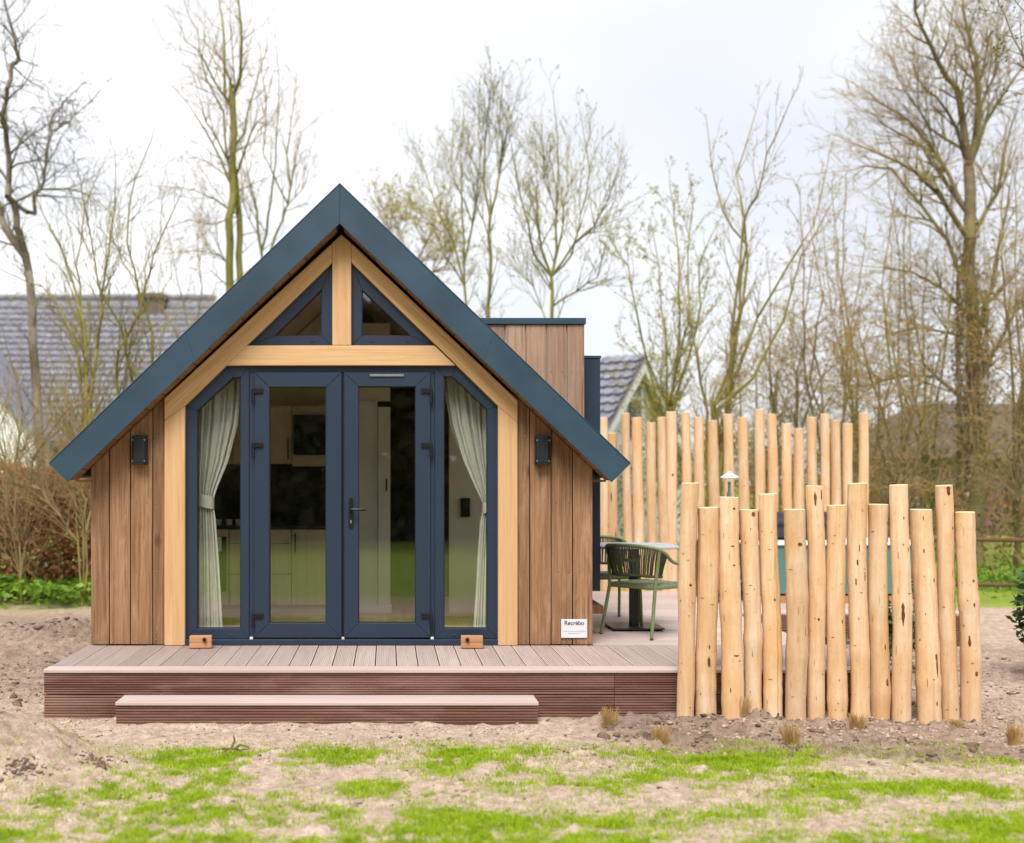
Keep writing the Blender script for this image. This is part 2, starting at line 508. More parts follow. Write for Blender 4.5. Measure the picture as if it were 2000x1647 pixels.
def ground_h(x, y):
    near = np.exp(-((np.maximum(0, np.abs(x-.8)-6))/3)**2)*np.exp(-(np.maximum(0, np.abs(y-9)-7)/4)**2)
    d = damp_at(x, y)
    h = (fbm(x, y, .7, 3, 3)-.5)*.05
    h = h + (fbm(x, y, 5, 21, 4, .62)-.5)*(.030+.050*d)
    h = h + np.maximum(0, fbm(x, y, 9, 51, 3, .6)-.60)*(.10+.10*d)
    h = h*near
    # sand heap at the left edge, low ridge behind the left corner, humps by the poles
    h = h + .34*np.exp(-(((x+2.30)/.58)**2+((y-6.76)/.42)**2))*(.55+.9*fbm(x, y, 5, 77, 4, .65))
    h = h + .22*np.exp(-(((x+3.3)/.75)**2+((y-11.8)/.7)**2))*(.4+1.1*fbm(x, y, 4, 78, 4, .65))
    h = h + .10*np.exp(-(((x-7.2)/1.0)**2+((y-14.0)/.7)**2))*(.6+.8*fbm(x, y, 4, 79, 3))
    h = h + .030*np.exp(-(((x-1.75)/.5)**2+((y-8.05)/.22)**2))
    for px_ in (1337, 1380, 1431, 1471, 1509, 1556, 1596, 1635, 1677, 1718, 1761, 1815, 1857, 1898):
        h = h + .030*np.exp(-(((x-(px_-758)*8.07/2362)/.075)**2+((y-8.03)/.10)**2))*(.4+1.1*vnoise(x, y, 14, 88))
    h = h + .018*np.exp(-((y-7.93)/.05)**2)*sstep(-2.0, -1.8, x)*(1-sstep(.95, 1.1, x))*fbm(x, y, 3, 97, 3)*2
    flat = sstep(DECK_X0+.08, DECK_X0+.3, x)*(1-sstep(3.2, 3.4, x))*sstep(8.32, 8.5, y)*(1-sstep(14.4, 14.8, y))
    return h*(1-flat) - .06*flat
def axis(lo, a, b, hi, step, grow=1.16):
    m = list(np.arange(a, b+1e-6, step))
    l, r = [], []
    s, p = step, a
    while p > lo: s *= grow; p -= s; l.append(max(p, lo))
    s, p = step, b
    while p < hi: s *= grow; p += s; r.append(min(p, hi))
    return np.array(l[::-1]+m+r)
gx = axis(-160, -4.2, 5.9, 160, .022)
gy = axis(-60, 5.2, 12.2, 300, .022)
XX, YY = np.meshgrid(gx, gy)
ZZ = ground_h(XX, YY)
nx, ny = len(gx), len(gy)
idx = np.arange(nx*ny).reshape(ny, nx)
quads = np.stack([idx[:-1, :-1], idx[:-1, 1:], idx[1:, 1:], idx[1:, :-1]], -1).reshape(-1, 4)
gme = np_mesh('ground', np.stack([XX, YY, ZZ], -1).reshape(-1, 3), quads, M['soil'])
gme.polygons.foreach_set('use_smooth', [True]*len(gme.polygons))
a = gme.attributes.new('damp', 'FLOAT', 'POINT'); a.data.foreach_set('value', damp_at(XX, YY).astype(np.float32).ravel())
turf = np.clip(sstep(13.6, 15.2, YY-1.3*(XX < 0)+2.4*(fbm(XX, YY, .5, 91, 3)-.5)) + (1-sstep(1.5, 4.2, YY)), 0, 1)
ground = tag(link('ground', gme, (0, 0, 0)), kind='structure')

# clods lying on the soil
ico = bmesh.new(); bmesh.ops.create_icosphere(ico, subdivisions=1, radius=1)
IV = np.array([v.co[:] for v in ico.verts]); IF = np.array([[v.index for v in f.verts] for f in ico.faces]); ico.free()
def clods(name, pts, sizes, mat, label, cat):
    n = len(pts)
    sc = sizes[:, None, None]*(.55+.9*rng.random((n, 1, 3)))*np.array([1.1, 1.1, .62])
    v = IV[None]*(1+.9*(rng.random((n, len(IV), 1))-.5))*sc
    an = rng.random(n)*6.28
    c, s = np.cos(an)[:, None], np.sin(an)[:, None]
    v = np.stack([v[..., 0]*c-v[..., 1]*s, v[..., 0]*s+v[..., 1]*c, v[..., 2]], -1)
    p = np.column_stack([pts, ground_h(pts[:, 0], pts[:, 1])])
    v = v + p[:, None, :]
    f = IF[None]+(np.arange(n)*len(IV))[:, None, None]
    o = link(name, np_mesh(name, v.reshape(-1, 3), f.reshape(-1, 3), mat), (0, 0, 0))
    return tag(o, label, cat, kind='stuff')
def scatter(n, x0, x1, y0, y1, prob):
    p = np.column_stack([rng.uniform(x0, x1, n), rng.uniform(y0, y1, n)])
    return p[rng.random(n) < prob(p[:, 0], p[:, 1])]
def offdeck(x, y):
    ind = (x > DECK_X0-.02) & (x < 3.5) & (y > DECK_Y0-.02) & (y < 14.4)
    stp = (x > -1.83) & (x < 1.03) & (y > 7.93) & (y < 8.3)
    return ~(ind | stp)
pp = scatter(60000, -4.2, 5.6, 6.6, 13, lambda x, y: offdeck(x, y)*damp_at(x, y)*np.clip(fbm(x, y, 2.2, 61, 3)*2.6-1.05, 0, 1)*.30)
clods('dark_soil_clods', pp, .005+.032*rng.random(len(pp))**4, M['clod'], 'dark damp soil crumbs in the planting strip by the poles', 'soil')
pp = scatter(90000, -4.2, 5.6, 5.3, 10.5, lambda x, y: offdeck(x, y)*(.06+.5*np.clip(fbm(x, y, 1.6, 66, 3)*2.4-1.0, 0, 1))*(.25+.75*sstep(6.6, 7.4, y)))
clods('sandy_soil_crumbs', pp, .004+.013*rng.random(len(pp))**3, M['clod_pale'], 'pale sandy crumbs strewn over the bare ground', 'soil')

pp = scatter(60000, -4.2, 5.6, 5.6, 12, lambda x, y: offdeck(x, y)*(.05+.45*np.clip(fbm(x, y, 2.3, 68, 3)*2.6-1.15, 0, 1))*(.2+.8*sstep(6.7, 7.3, y)))
clods('brown_soil_crumbs', pp, .003+.012*rng.random(len(pp))**3, M['clod'], 'small brown crumbs sprinkled on the sand round the deck', 'soil')
# grass: short blades in ragged patches
PATCH = [(165,1466,34,11,1),(430,1487,140,20,1),(330,1514,60,10,.6),(470,1525,75,18,1),(640,1478,95,12,.6),(690,1500,85,11,.35),
 (240,1545,70,20,1),(110,1565,50,15,.7),(430,1560,110,16,.9),(330,1590,170,22,.8),(600,1602,240,22,1),(960,1478,110,17,1),
 (930,1502,120,15,.9),(1090,1535,95,13,1),(760,1545,90,16,.8),(1215,1528,120,20,.9),(1420,1500,140,25,1.1),(1300,1541,90,11,.9),
 (1650,1552,130,18,.35),(1850,1550,170,16,.9),(1470,1590,190,18,.4),(900,1612,240,20,.9),(1150,1610,170,18,.8),(1920,1620,140,20,.8),
 (150,1625,210,18,.7),(520,1640,230,12,.7),(1600,1638,240,13,.4),(1100,1645,300,12,.6),(1560,1525,90,10,.5),(1310,1474,130,9,.3),
 (1960,1490,60,8,.15),(820,1590,120,9,.5),(80,1600,120,8,.5)]
def grass_density(x, y):
    s = F/y
    px, py = CX+x*s, CY+CH*s
    d = np.zeros_like(x)
    for cx, cy, a, b, wgt in PATCH:
        d = np.maximum(d, wgt*np.exp(-1.1*(((px-cx)/a)**2+((py-cy)/b)**2)**1.3))
    out = sstep(5.45, 5.1, y)*.6 if False else np.where(y < 5.4, .55, 0)
    d = np.maximum(d, out)
    n = fbm(x, y, 3.2, 31, 4, .6)
    m = fbm(x, y, 14, 38, 3, .6)
    heap = 1-.97*np.exp(-(((x+2.3)/.62)**2+((y-6.85)/.42)**2)**2)
    return np.clip((d*1.28+.07-.35*(y > 7.45))*np.clip((n-.30)*3.2, 0, 1.4)*np.clip((m-.22)*2.6, 0, 1.3)*heap, 0, 1)
def blades(pts, hmin, hmax, wid, lean, mat, name):
    n = len(pts)
    z = ground_h(pts[:, 0], pts[:, 1])-.004
    h = rng.uniform(hmin, hmax, n); a = rng.random(n)*6.283
    lx, ly = np.cos(a)*lean*h*rng.random(n), np.sin(a)*lean*h*rng.random(n)
    b = rng.random(n)*3.1416
    wx, wy = np.cos(b)*wid, np.sin(b)*wid
    p0 = np.column_stack([pts[:, 0]-wx, pts[:, 1]-wy, z]); p1 = np.column_stack([pts[:, 0]+wx, pts[:, 1]+wy, z])
    m0 = np.column_stack([pts[:, 0]-wx*.8+lx*.4, pts[:, 1]-wy*.8+ly*.4, z+h*.6]); m1 = np.column_stack([pts[:, 0]+wx*.8+lx*.4, pts[:, 1]+wy*.8+ly*.4, z+h*.6])
    t = np.column_stack([pts[:, 0]+lx, pts[:, 1]+ly, z+h])
    v = np.stack([p0, p1, m1, m0, t], 1).reshape(-1, 3)
    i = np.arange(n)*5
    f = np.concatenate([np.stack([i, i+1, i+2], -1), np.stack([i, i+2, i+3], -1), np.stack([i+3, i+2, i+4], -1)])
    return np_mesh(name, v, f, mat)
near_ = (YY > 4.6) & (YY < 7.8) & (np.abs(XX-.6) < 4)
turf[near_] = np.maximum(turf[near_], .5*np.clip(grass_density(XX[near_], YY[near_])*1.6-.15, 0, 1))
a = gme.attributes.new('turf', 'FLOAT', 'POINT'); a.data.foreach_set('value', turf.astype(np.float32).ravel())
gp = scatter(820000, -2.6, 3.6, 4.9, 7.6, lambda x, y: grass_density(x, y)*.85*(F/y/340)**.5)
grass = tag(link('grass', blades(gp, .010, .034, .0022, 1.2, M['grass'], 'grass'), (0, 0, 0)), 'bright green short grass in ragged patches on the sandy foreground', 'grass', kind='stuff')
gp = scatter(60000, -7.5, 9.5, 13.6, 20, lambda x, y: offdeck(x, y)*np.clip(fbm(x, y, .8, 33, 3)*3-1.1, 0, 1)*(x > 4.5))
tag(link('lawn_grass', blades(gp, .03, .09, .007, 1.0, M['grass'], 'lawn_grass'), (0, 0, 0)), 'patchy green grass behind the tub and by the rail fence', 'grass', kind='stuff')

# ================================================================== CABIN
FY = 9.45                                   # front cladding
XC = -.368                                  # ridge line
XL, XR = -2.324, 1.60
BACK = 15.0
ZR0 = 3.56                                  # underside of roof at the ridge
SL = .948
def under(x): return ZR0-SL*abs(x-XC)
cabin = thing('cabin', (XC, FY, DECK_Z), 'small wooden cabin with steep blue-grey roof and glazed double doors', 'cabin')

# front wall: backing plus upright boards
def wall_poly(x0, x1, z0, off=0): 
    xs = [x0, x1]
    return [(x0, z0), (x1, z0), (x1, under(x1)-off), (x0, under(x0)-off)]
GAPL, GAPR = PX(340, 9.5), PX(992, 9.5)     # behind the timber posts
mb = MB(); mb.prism(wall_poly(XL+.03, GAPL, .02, .002), FY+.022, FY+.14)
front_l = mb.build('front_wall', M['pvc_dark'], cabin)
mb = MB(); mb.prism(wall_poly(GAPR, XR-.03, .02, .002), FY+.022, FY+.14)
front_r = mb.build('front_wall', M['pvc_dark'], cabin)
def boards(edges, Y, zb, ztop, parent, mat, gap=.007, th=.022, name='cladding_board'):
    for a, b in edges:
        m = MB()
        x0, x1 = PX(a, Y)+gap/2, PX(b, Y)-gap/2
        dz = random.uniform(-.003, .003)
        m.prism([(x0, zb+dz), (x1, zb+dz), (x1, ztop(x1)), (x0, ztop(x0))], Y+random.uniform(-.003, .003), Y+th)
        m.build(name, mat, parent, bevel=.003)
boards([(177,213.7),(213.7,254.8),(254.8,298.3),(298.3,330)], FY, DECK_Z+.004, under, front_l, M['clad'])
boards([(1002,1034.7),(1034.7,1076.6),(1076.6,1118.6),(1118.6,1158)], FY, DECK_Z+.004, under, front_r, M['clad'])
mb = MB()
def nail(px, py, Y):
    x, y, z = P(px, py, Y)
    mb.prism([(x+.0045*math.cos(t), z+.0045*math.sin(t)) for t in np.arange(6)*1.047], Y-.0045, Y+.004)
for py in (982, 1116, 1250):
    for px in (204, 222, 247, 264, 288, 306): nail(px+random.uniform(-2, 2), py+random.uniform(-2, 2), FY)
    for px in (1026, 1047, 1069, 1088, 1110, 1129, 1149): nail(px+random.uniform(-2, 2), py+random.uniform(-2, 2), FY)
for px, py in ((1026, 852), (307, 852)): nail(px, py, FY)
tag(mb.build('nail_heads', M['steel'], cabin), kind='stuff')

# roof slab, fascias, soffit
AY = 9.20
ap_o, ap_i = PZ(360, AY), PZ(437, AY)
xo, zo = 567.5*AY/F, PZ(906.5, AY)
xi, zi = 531.5*AY/F, PZ(942, AY)
mb = MB()
def slab(s, y0, y1, xin=0.0):
    f = lambda a, b, x: a+(b-a)*(x/xo)
    if not xin:
        mb.prism([(XC, ap_o-.004), (XC+s*(xo-.003), zo-.003), (XC+s*(xi+.02), zi+.032), (XC, ap_i+.036)], y0, y1)
    else:
        mb.prism([(XC, ap_o-.004), (XC+s*xin, ap_o-.004-(ap_o-zo)*xin/xo), (XC+s*xin, ap_i+.036-(ap_i-zi)*xin/(xi+.02)), (XC, ap_i+.036)], y0, y1)
DMX = PX(930, 9.95)-XC                        # the wall dormer opens the right slope beyond this
slab(-1, AY+.022, BACK+.2); slab(1, AY+.022, 10.02); slab(1, 10.02, 12.85, DMX); slab(1, 12.85, BACK+.2)
roof = mb.build('roof', M['fascia'], cabin)
for s in (-1, 1):
    m = MB()
    for t0, t1 in ((0, .5310), (.5312, 1)):
        e = .0008 if t0 == 0 else 0
        f = lambda t, a0, a1: a0+(a1-a0)*t
        m = MB()
        m.prism([(XC+s*(xo*t0+e), f(t0, ap_o, zo)), (XC+s*xo*t1, f(t1, ap_o, zo)), (XC+s*xi*t1, f(t1, ap_i, zi)), (XC+s*(xi*t0+e), f(t0, ap_i, zi))], AY, AY+.02)
        m.build('fascia', M['fascia'], roof, bevel=.0012)
# a slim edge trim runs down the top of the right verge
for s in (-1, 1):
    m = MB()
    m.prism([(XC, ap_o+.001), (XC, ap_o+.010), (XC+s*(xo+.002), zo+.009), (XC+s*(xo+.002), zo+.001)], AY-.004, AY+.16)
    m.build('verge_trim', M['fascia'], roof, bevel=.001)
ln = math.hypot(xi, ap_i-zi)
ux, uz = xi/ln, -(ap_i-zi)/ln                 # down-slope direction
for s in (-1, 1):
    t, k = .03, 0
    while t < ln-.02:
        t2 = min(t+.163, ln-.012)
        m = MB()
        a = (XC+s*ux*t, ap_i+uz*t); b = (XC+s*ux*t2, ap_i+uz*t2)
        off = .006; th = .020
        # normal pointing up/outwards of the slope
        nX, nZ = s*(-uz), ux
        q = [(a[0]+nX*off, a[1]+nZ*off), (b[0]+nX*off, b[1]+nZ*off), (b[0]+nX*(off+th), b[1]+nZ*(off+th)), (a[0]+nX*(off+th), a[1]+nZ*(off+th))]
        m.prism(q, AY+.0205, FY+.02)
        m.build('soffit_board', M['soffit'], roof, bevel=.002)
        t += .1685
# closing strips under the eaves
mb = MB()
mb.box(XC-xi-.002, XL+.002, FY+.01, BACK, zi+.001, zi+.018)
mb.build('eave_board', M['soffit'], roof)
mb = MB()
mb.box(XR-.002, XC+xi+.002, FY+.01, 10.02, zi+.001, zi+.018)
mb.build('eave_board', M['soffit'], roof)

# light timber frame on the front
TY0, TY1 = 9.405, 9.50
def tp(poly): return [(PX(x, TY0), PZ(y, TY0)) for x, y in poly]
def timber(name, poly, mat):
    m = MB(); m.prism(tp(poly), TY0, TY1)
    return m.build(name, mat, cabin, bevel=.004)
timber('post', [(321,822),(361,793),(361,1261),(321,1261)], M['timber_z'])
timber('post', [(973,793),(1011,826),(1011,1261),(973,1261)], M['timber_z'])
def raftmat(name, ang):
    k = NM(name)
    v0 = k.n('ShaderNodeTexCoord').outputs['Object']
    r = k.n('ShaderNodeMapping'); r.inputs['Rotation'].default_value = (0, ang, 0); k.l(v0, r.inputs['Vector'])
    mpp = k.n('ShaderNodeMapping'); mpp.inputs['Scale'].default_value = (.035, 1, 1); k.l(r.outputs[0], mpp.inputs['Vector'])
    g = k.noise(mpp.outputs[0], 45, 6, .65, .6)
    c = k.ramp(g, [(.25, (.46, .24, .09)), (.5, (.60, .365, .17)), (.78, (.70, .48, .27))])
    k.bump(g, .12, .003)
    return k.fin(c, .6, .25)
timber('rafter', [(321,778.5),(648.6,475),(648.6,513),(361,792.6),(321,821.6)], raftmat('oak_timber_rafter', R(43)))
timber('rafter', [(1011,782),(686.4,475),(686.4,513),(973,792.6),(1011,825.6)], raftmat('oak_timber_rafter_opposite', R(-43)))
timber('king_post', [(649,474.5),(667,458),(686,474.5),(686,674.6),(649,674.6)], M['timber_z'])
timber('tie_beam', [(441,714),(481.5,675),(848.5,675),(889.5,714)], M['timber_x'])

# frames: rings of mitred lengths
def ring(mb, outer, inner, Y0, Y1, Yp):
    n = len(outer)
    o = [(PX(x, Yp), PZ(y, Yp)) for x, y in outer]; i = [(PX(x, Yp), PZ(y, Yp)) for x, y in inner]
    for k in range(n):
        j = (k+1) % n
        mb.prism([o[k], o[j], i[j], i[k]], Y0, Y1)
def inset(poly, d):                       # shrink a convex polygon (pixels)
    c = []
    n = len(poly)
    ar = sum(poly[i][0]*poly[(i+1)%n][1]-poly[(i+1)%n][0]*poly[i][1] for i in range(n))
    sg = 1 if ar > 0 else -1
    for k in range(n):
        p0, p1, p2 = Vector(poly[k-1]), Vector(poly[k]), Vector(poly[(k+1) % n])
        d1, d2 = (p1-p0).normalized(), (p2-p1).normalized()
        n1, n2 = Vector((-d1.y, d1.x))*sg, Vector((-d2.y, d2.x))*sg
        bis = (n1+n2).normalized()
        q = p1+bis*(d/max(.3, bis.dot(n1)))
        c.append((q.x, q.y))
    return c
def pane(poly, Y, parent):
    m = MB(); m.prism([(PX(x, Y), PZ(y, Y)) for x, y in poly], Y, Y+.003)
    return m.build('pane', M['glass'], parent)
WY = 9.452
def window(name, outer, inner):
    m = MB(); ring(m, outer, inner, WY, WY+.075, WY)
    o = m.build(name, M['pvc'], cabin, bevel=.0025)
    m = MB(); ring(m, inset(inner, -1.0), inset(inner, 1.4), WY+.012, WY+.05, WY)
    m.build('gasket', M['pvc_dark'], o)
    pane(inset(inner, -2), WY+.028, o)
    return o
def weep(px, py, Y, parent):
    x, _, z = P(px, py, Y)
    m = MB(); m.box(x-.016, x+.016, Y-.005, Y+.002, z-.005, z+.005)
    m.build('drain_cap', M['pvc'], parent, bevel=.002)
wl = window('side_window', [(359,794),(440,713),(486.6,713),(486.6,1248),(359,1248)], [(385,802),(455,737),(470,737),(470,1228),(385,1228)])
wr = window('side_window', [(849.4,713),(891,713),(975,794),(975,1248),(849.4,1248)], [(867,735.5),(884,735.5),(952,800),(952,1228),(867,1228)])
gl = window('gable_window', [(481,676.5),(649.5,512),(649.5,676.5)], [(536,656),(628,566),(628,656)])
gr = window('gable_window', [(685.5,512),(685.5,676.5),(851,676.5)], [(707,566),(707,656),(802,656)])
for px, py, o in ((543,667,gl),(610,667,gl),(726,667,gr),(796,667,gr),(450,1241,wl),(887,1241,wr)): weep(px, py, WY, o)
mb = MB()
mb.box(PX(486.6, WY), PX(849.4, WY), WY+.004, WY+.07, PZ(727.5, WY), PZ(712, WY))
mb.box(PX(486.8, WY), PX(497, WY), WY+.006, WY+.07, PZ(1248, WY), PZ(727.4, WY))
mb.box(PX(840, WY), PX(849.2, WY), WY+.006, WY+.07, PZ(1248, WY), PZ(727.4, WY))
mb.build('door_frame', M['pvc'], cabin, bevel=.002)
mb = MB()
mb.box(PX(361, WY), PX(973, WY), WY-.035, WY+.08, DECK_Z+.002, PZ(1248.4, WY))
mb.build('threshold', M['pvc'], cabin, bevel=.003)
for px in (491, 669.5, 844):
    mb = MB(); mb.box(PX(px-3, WY), PX(px+3, WY), WY-.006, WY, PZ(1248.5, WY), PZ(1244, WY))
    mb.build('sill_cap', M['white'], cabin)
DY = 9.432
def door(x0, x1, gx0, gx1, gt, hinge_px, side):
    m = MB(); ring(m, [(x0,727.5),(x1,727.5),(x1,1246),(x0,1246)], [(gx0,gt),(gx1,gt),(gx1,1217),(gx0,1217)], DY, DY+.072, DY)
    o = m.build('door', M['pvc'], cabin, bevel=.0035)
    inner = [(gx0,gt),(gx1,gt),(gx1,1217),(gx0,1217)]
    m = MB(); ring(m, inset(inner, -1), inset(inner, 1.4), DY+.012, DY+.05, DY)
    m.build('gasket', M['pvc_dark'], o)
    pane(inset(inner, -2), DY+.03, o)
    for py in (773, 879, 1212):
        m = MB()
        a, b = PX(hinge_px, DY), PX(hinge_px+side*19, DY)
        m.box(min(a, b), max(a, b), DY-.016, DY, PZ(py-5, DY), PZ(py-14, DY)+.0)
        c0, c1 = PX(hinge_px-side*4, DY), PX(hinge_px+side*2.5, DY)
        zt, zb = PZ(py-13, DY), PZ(py+14, DY)
        m.tube([((c0+c1)/2, DY-.012, zb), ((c0+c1)/2, DY-.012, zt)], .0125, 8)
        m.build('hinge', M['black'], o, bevel=.0015)
    return o
dl = door(496.5, 667.2, 526, 637, 756, 495, 1)
dr = door(672, 840.6, 700, 812, 755, 841.5, -1)
mb = MB(); mb.box(PX(666, DY), PX(673, DY), DY+.03, DY+.07, PZ(1246, DY), PZ(728, DY))
mb.build('door_rebate', M['pvc_dark'], cabin)
mb = MB()
xh, zh = PX(685.5, DY), PZ(1002, DY)
pl = [(xh-.017, PZ(978, DY)), (xh-.011, PZ(973, DY)), (xh+.011, PZ(973, DY)), (xh+.017, PZ(978, DY)), (xh+.017, PZ(1026, DY)), (xh+.011, PZ(1031, DY)), (xh-.011, PZ(1031, DY)), (xh-.017, PZ(1026, DY))]
mb.prism(pl, DY-.012, DY)
zl = PZ(995, DY)
mb.tube([(xh, DY-.01, zl), (xh, DY-.05, zl), (xh+.012, DY-.056, zl), (xh+.12, DY-.056, zl-.002)], .0095, 8)
hd = mb.build('handle', M['black'], dr, smooth=True)
mb = MB()
zc = PZ(1019, DY)
mb.prism([(xh+.0075*math.cos(t), zc+.004+.0075*math.sin(t)) for t in np.arange(10)*.628], DY-.016, DY-.011)
mb.box(xh-.0035, xh+.0035, DY-.0158, DY-.011, zc-.014, zc)
mb.build('lock_cylinder', M['steel'], dr)
mb = MB(); mb.box(PX(722, DY), PX(789, DY), DY-.012, DY, PZ(735.5, DY), PZ(731, DY))
mb.build('vent_strip', M['steel'], dr, bevel=.002)

# side and back walls, inner lining
mb = MB()
mb.box(XL+.012, XL+.10, FY+.03, 9.75, .02, 1.70)
mb.box(XL+.012, XL+.10, 11.1, BACK, .02, 1.70)
mb.box(XL+.012, XL+.10, 9.75, 11.1, .02, .55)
mb.build('side_wall', M['clad'], cabin)
mb = MB(); mb.box(XL+.05, XL+.054, 9.75, 11.1, .55, 1.70); mb.build('pane', M['glass'], cabin)  # unseen left window, added to let more daylight into the room
mb = MB()
mb.box(XR-.10, XR-.012, FY+.03, 10.12, .02, 1.70)
mb.box(XR-.10, XR-.012, 12.7, BACK, .02, 1.70)
mb.box(XR-.10, XR-.012, 10.12, 12.7, .02, .62)
mb.build('side_wall', M['clad'], cabin)
mb = MB()
mb.prism([(XL+.02, .02), (XR-.02, .02), (XR-.02, under(XR)), (XC, ZR0), (XL+.02, under(XL))], BACK-.1, BACK)
mb.build('back_wall', M['clad'], cabin)
mb = MB()
mb.box(XL+.1, XR-.1, FY+.09, BACK-.1, .25, DECK_Z+.03)
mb.build('floor', M['oakfloor'], cabin)
mb = MB()
for s, y0, y1, xe in ((-1, FY+.15, BACK-.1, 1.93), (1, FY+.15, 10.02, 1.93), (1, 10.02, 12.85, DMX), (1, 12.85, BACK-.1, 1.93)):
    mb.prism([(XC, ZR0-.02), (XC+s*xe, under(XC+s*xe)-.02), (XC+s*xe, under(XC+s*xe)-.035), (XC, ZR0-.036)], y0, y1)
mb.build('ceiling_lining', M['ceil'], cabin)
mb = MB()
mb.box(XL+.102, XL+.115, 11.1, BACK-.1, DECK_Z, 1.7)
mb.build('wall_lining', M['inner'], cabin)

# wall dormer with upright boards, dark coping
QY = 9.95
dx0, dx1 = PX(930, QY), XR+.014
dzt = PZ(634, QY)
mb = MB()
zin = lambda x: under(x)+.02
mb.prism([(dx0, zin(dx0)), (dx1-.03, zin(dx1-.03)), (dx1-.03, dzt), (dx0, dzt)], QY+.024, QY+.08)
mb.prism([(dx0, zin(dx0)), (dx1-.03, zin(dx1-.03)), (dx1-.03, dzt), (dx0, dzt)], 12.80, 12.88)
mb.box(dx0+.001, dx1-.031, QY+.08, 12.80, dzt-.10, dzt-.002)
mb.box(dx0, dx0+.05, QY+.08, 12.80, under(dx0)+.0, dzt-.10)
mb.box(dx1-.09, dx1-.031, QY+.08, 12.80, 2.56, dzt-.10)
dorm = mb.build('dormer', M['inner'], cabin)
boards([(905,946.5),(946.5,986.5),(986.5,1026.5),(1026.5,1067),(1067,1107),(1107,1142)], QY, 1.75, lambda x: dzt, dorm, M['clad_high'], gap=.008)
mb = MB(); mb.box(dx0-.1, dx1+.012, QY-.02, 12.95, dzt+.001, PZ(621.5, QY))
mb.build('coping', M['fascia'], dorm, bevel=.003)
mb = MB()
for py in (643, 724):
    for px in (957, 979, 998, 1019, 1037, 1060, 1076, 1099, 1117, 1135): 
        if py == 643 or px > 1040: nail(px, py+random.uniform(-2, 2), QY)
tag(mb.build('nail_heads', M['steel'], dorm), kind='stuff')
# dark box window standing out of the right-hand wall
BY = 10.12
bx0, bx1 = XR+.004, PX(1172.5, BY)
bt, bb = PZ(700, BY), PZ(1155, BY)
mb = MB()
mb.box(bx0, bx1, BY, BY+.06, bb, bt)
mb.box(bx0, bx1, 12.62, 12.68, bb, bt)
mb.box(bx0, bx1-.002, BY+.06, 12.62, bb+.002, bb+.06)
mb.box(bx0, bx1-.002, BY+.06, 12.62, bt-.06, bt-.002)
mb.box(bx1-.06, bx1-.003, 11.34, 11.40, bb+.06, bt-.06)
bay = mb.build('box_window', M['pvc'], cabin, bevel=.003)
mb = MB(); mb.box(bx0-.01, bx1+.006, BY-.008, 12.69, bt+.001, bt+.022)
mb.build('cap_flashing', M['fascia'], bay, bevel=.002)
for y0, y1 in ((BY+.06, 11.34), (11.40, 12.62)):
    mb = MB(); mb.box(bx1-.03, bx1-.026, y0, y1, bb+.06, bt-.06)
    mb.build('pane', M['glass'], bay)
stepb = MB(); stepb.box(XR+.002, PX(1179, 10.0), 10.0, 11.6, PZ(1199, 10.0), PZ(1183, 10.0))
stepb.build('wall_ledge', M['clad'], cabin, bevel=.004)

# partitions inside
zf0 = DECK_Z+.03
mb = MB(); mb.prism([(XL+.12, zf0), (-.30, zf0), (-.30, under(-.30)-.04), (XC, ZR0-.05), (XL+.12, under(XL+.12)-.04)], 11.82, 11.9)
mb.build('partition', M['inner'], cabin)
mb = MB(); mb.box(.58, XR-.1, 11.46, 11.54, zf0, 2.45); mb.build('partition', M['inner'], cabin)
mb = MB(); mb.box(-.28, .02, 11.52, 11.6, 2.361, 3.1); mb.build('partition', M['inner'], cabin)
mb = MB(); mb.prism([(XL+.12, zf0), (XR-.1, zf0), (XR-.1, under(XR-.1)-.04), (XC, ZR0-.05), (XL+.12, under(XL+.12)-.04)], 12.95, 13.03)
mb.build('partition', M['slate'], cabin)  # dark wall colour stands in for the unlit room beyond the opening
mb = MB()
mb.box(-.29, -.10, 11.50, 11.56, DECK_Z+.03, 2.36)
mb.box(-.095, .02, 11.47, 11.52, DECK_Z+.05, 2.30)
mb.box(-.29, .035, 11.44, 11.5, DECK_Z+.03, DECK_Z+.10)
ip = mb.build('inner_door', M['white'], cabin, bevel=.003)
mb = MB(); mb.box(-.022, -.008, 11.455, 11.47, 1.50, 1.62)
mb.build('door_handle', M['black'], ip, bevel=.004)

# ------------------------------------------------------------------ kitchen, curtains
KY = 11.2
kit = thing('kitchen_units', (-1.25, KY+.3, DECK_Z+.03), 'beige kitchen base units with dark worktop behind the left glass door', 'kitchen')
kx0, kx1 = -2.20, -.36
zf, zt = DECK_Z+.03, PZ(1034, KY)
mb = MB(); mb.box(kx0, kx1, KY+.03, KY+.6, zf+.10, zt); mb.build('carcass', M['slate'], kit)
mb = MB(); mb.box(kx0, kx1, KY+.06, KY+.08, zf, zf+.10); mb.build('plinth', M['cabinet'], kit)
mb = MB(); mb.box(kx0, kx1+.01, KY-.01, KY+.615, zt, zt+.03); mb.build('worktop', M['worktop'], kit)
mb = MB(); mb.box(kx0, kx1, KY+.60, KY+.614, zt+.03, PZ(900, KY+.6)); mb.build('splashback', M['slate'], kit)
def kfront(name, a, b, t, bo, mat=M['cabinet']):
    m = MB(); m.box(PX(a, KY)+.003, PX(b, KY)-.003, KY, KY+.022, PZ(bo, KY)+.003, PZ(t, KY)-.003)
    return m.build(name, mat, kit, bevel=.002)
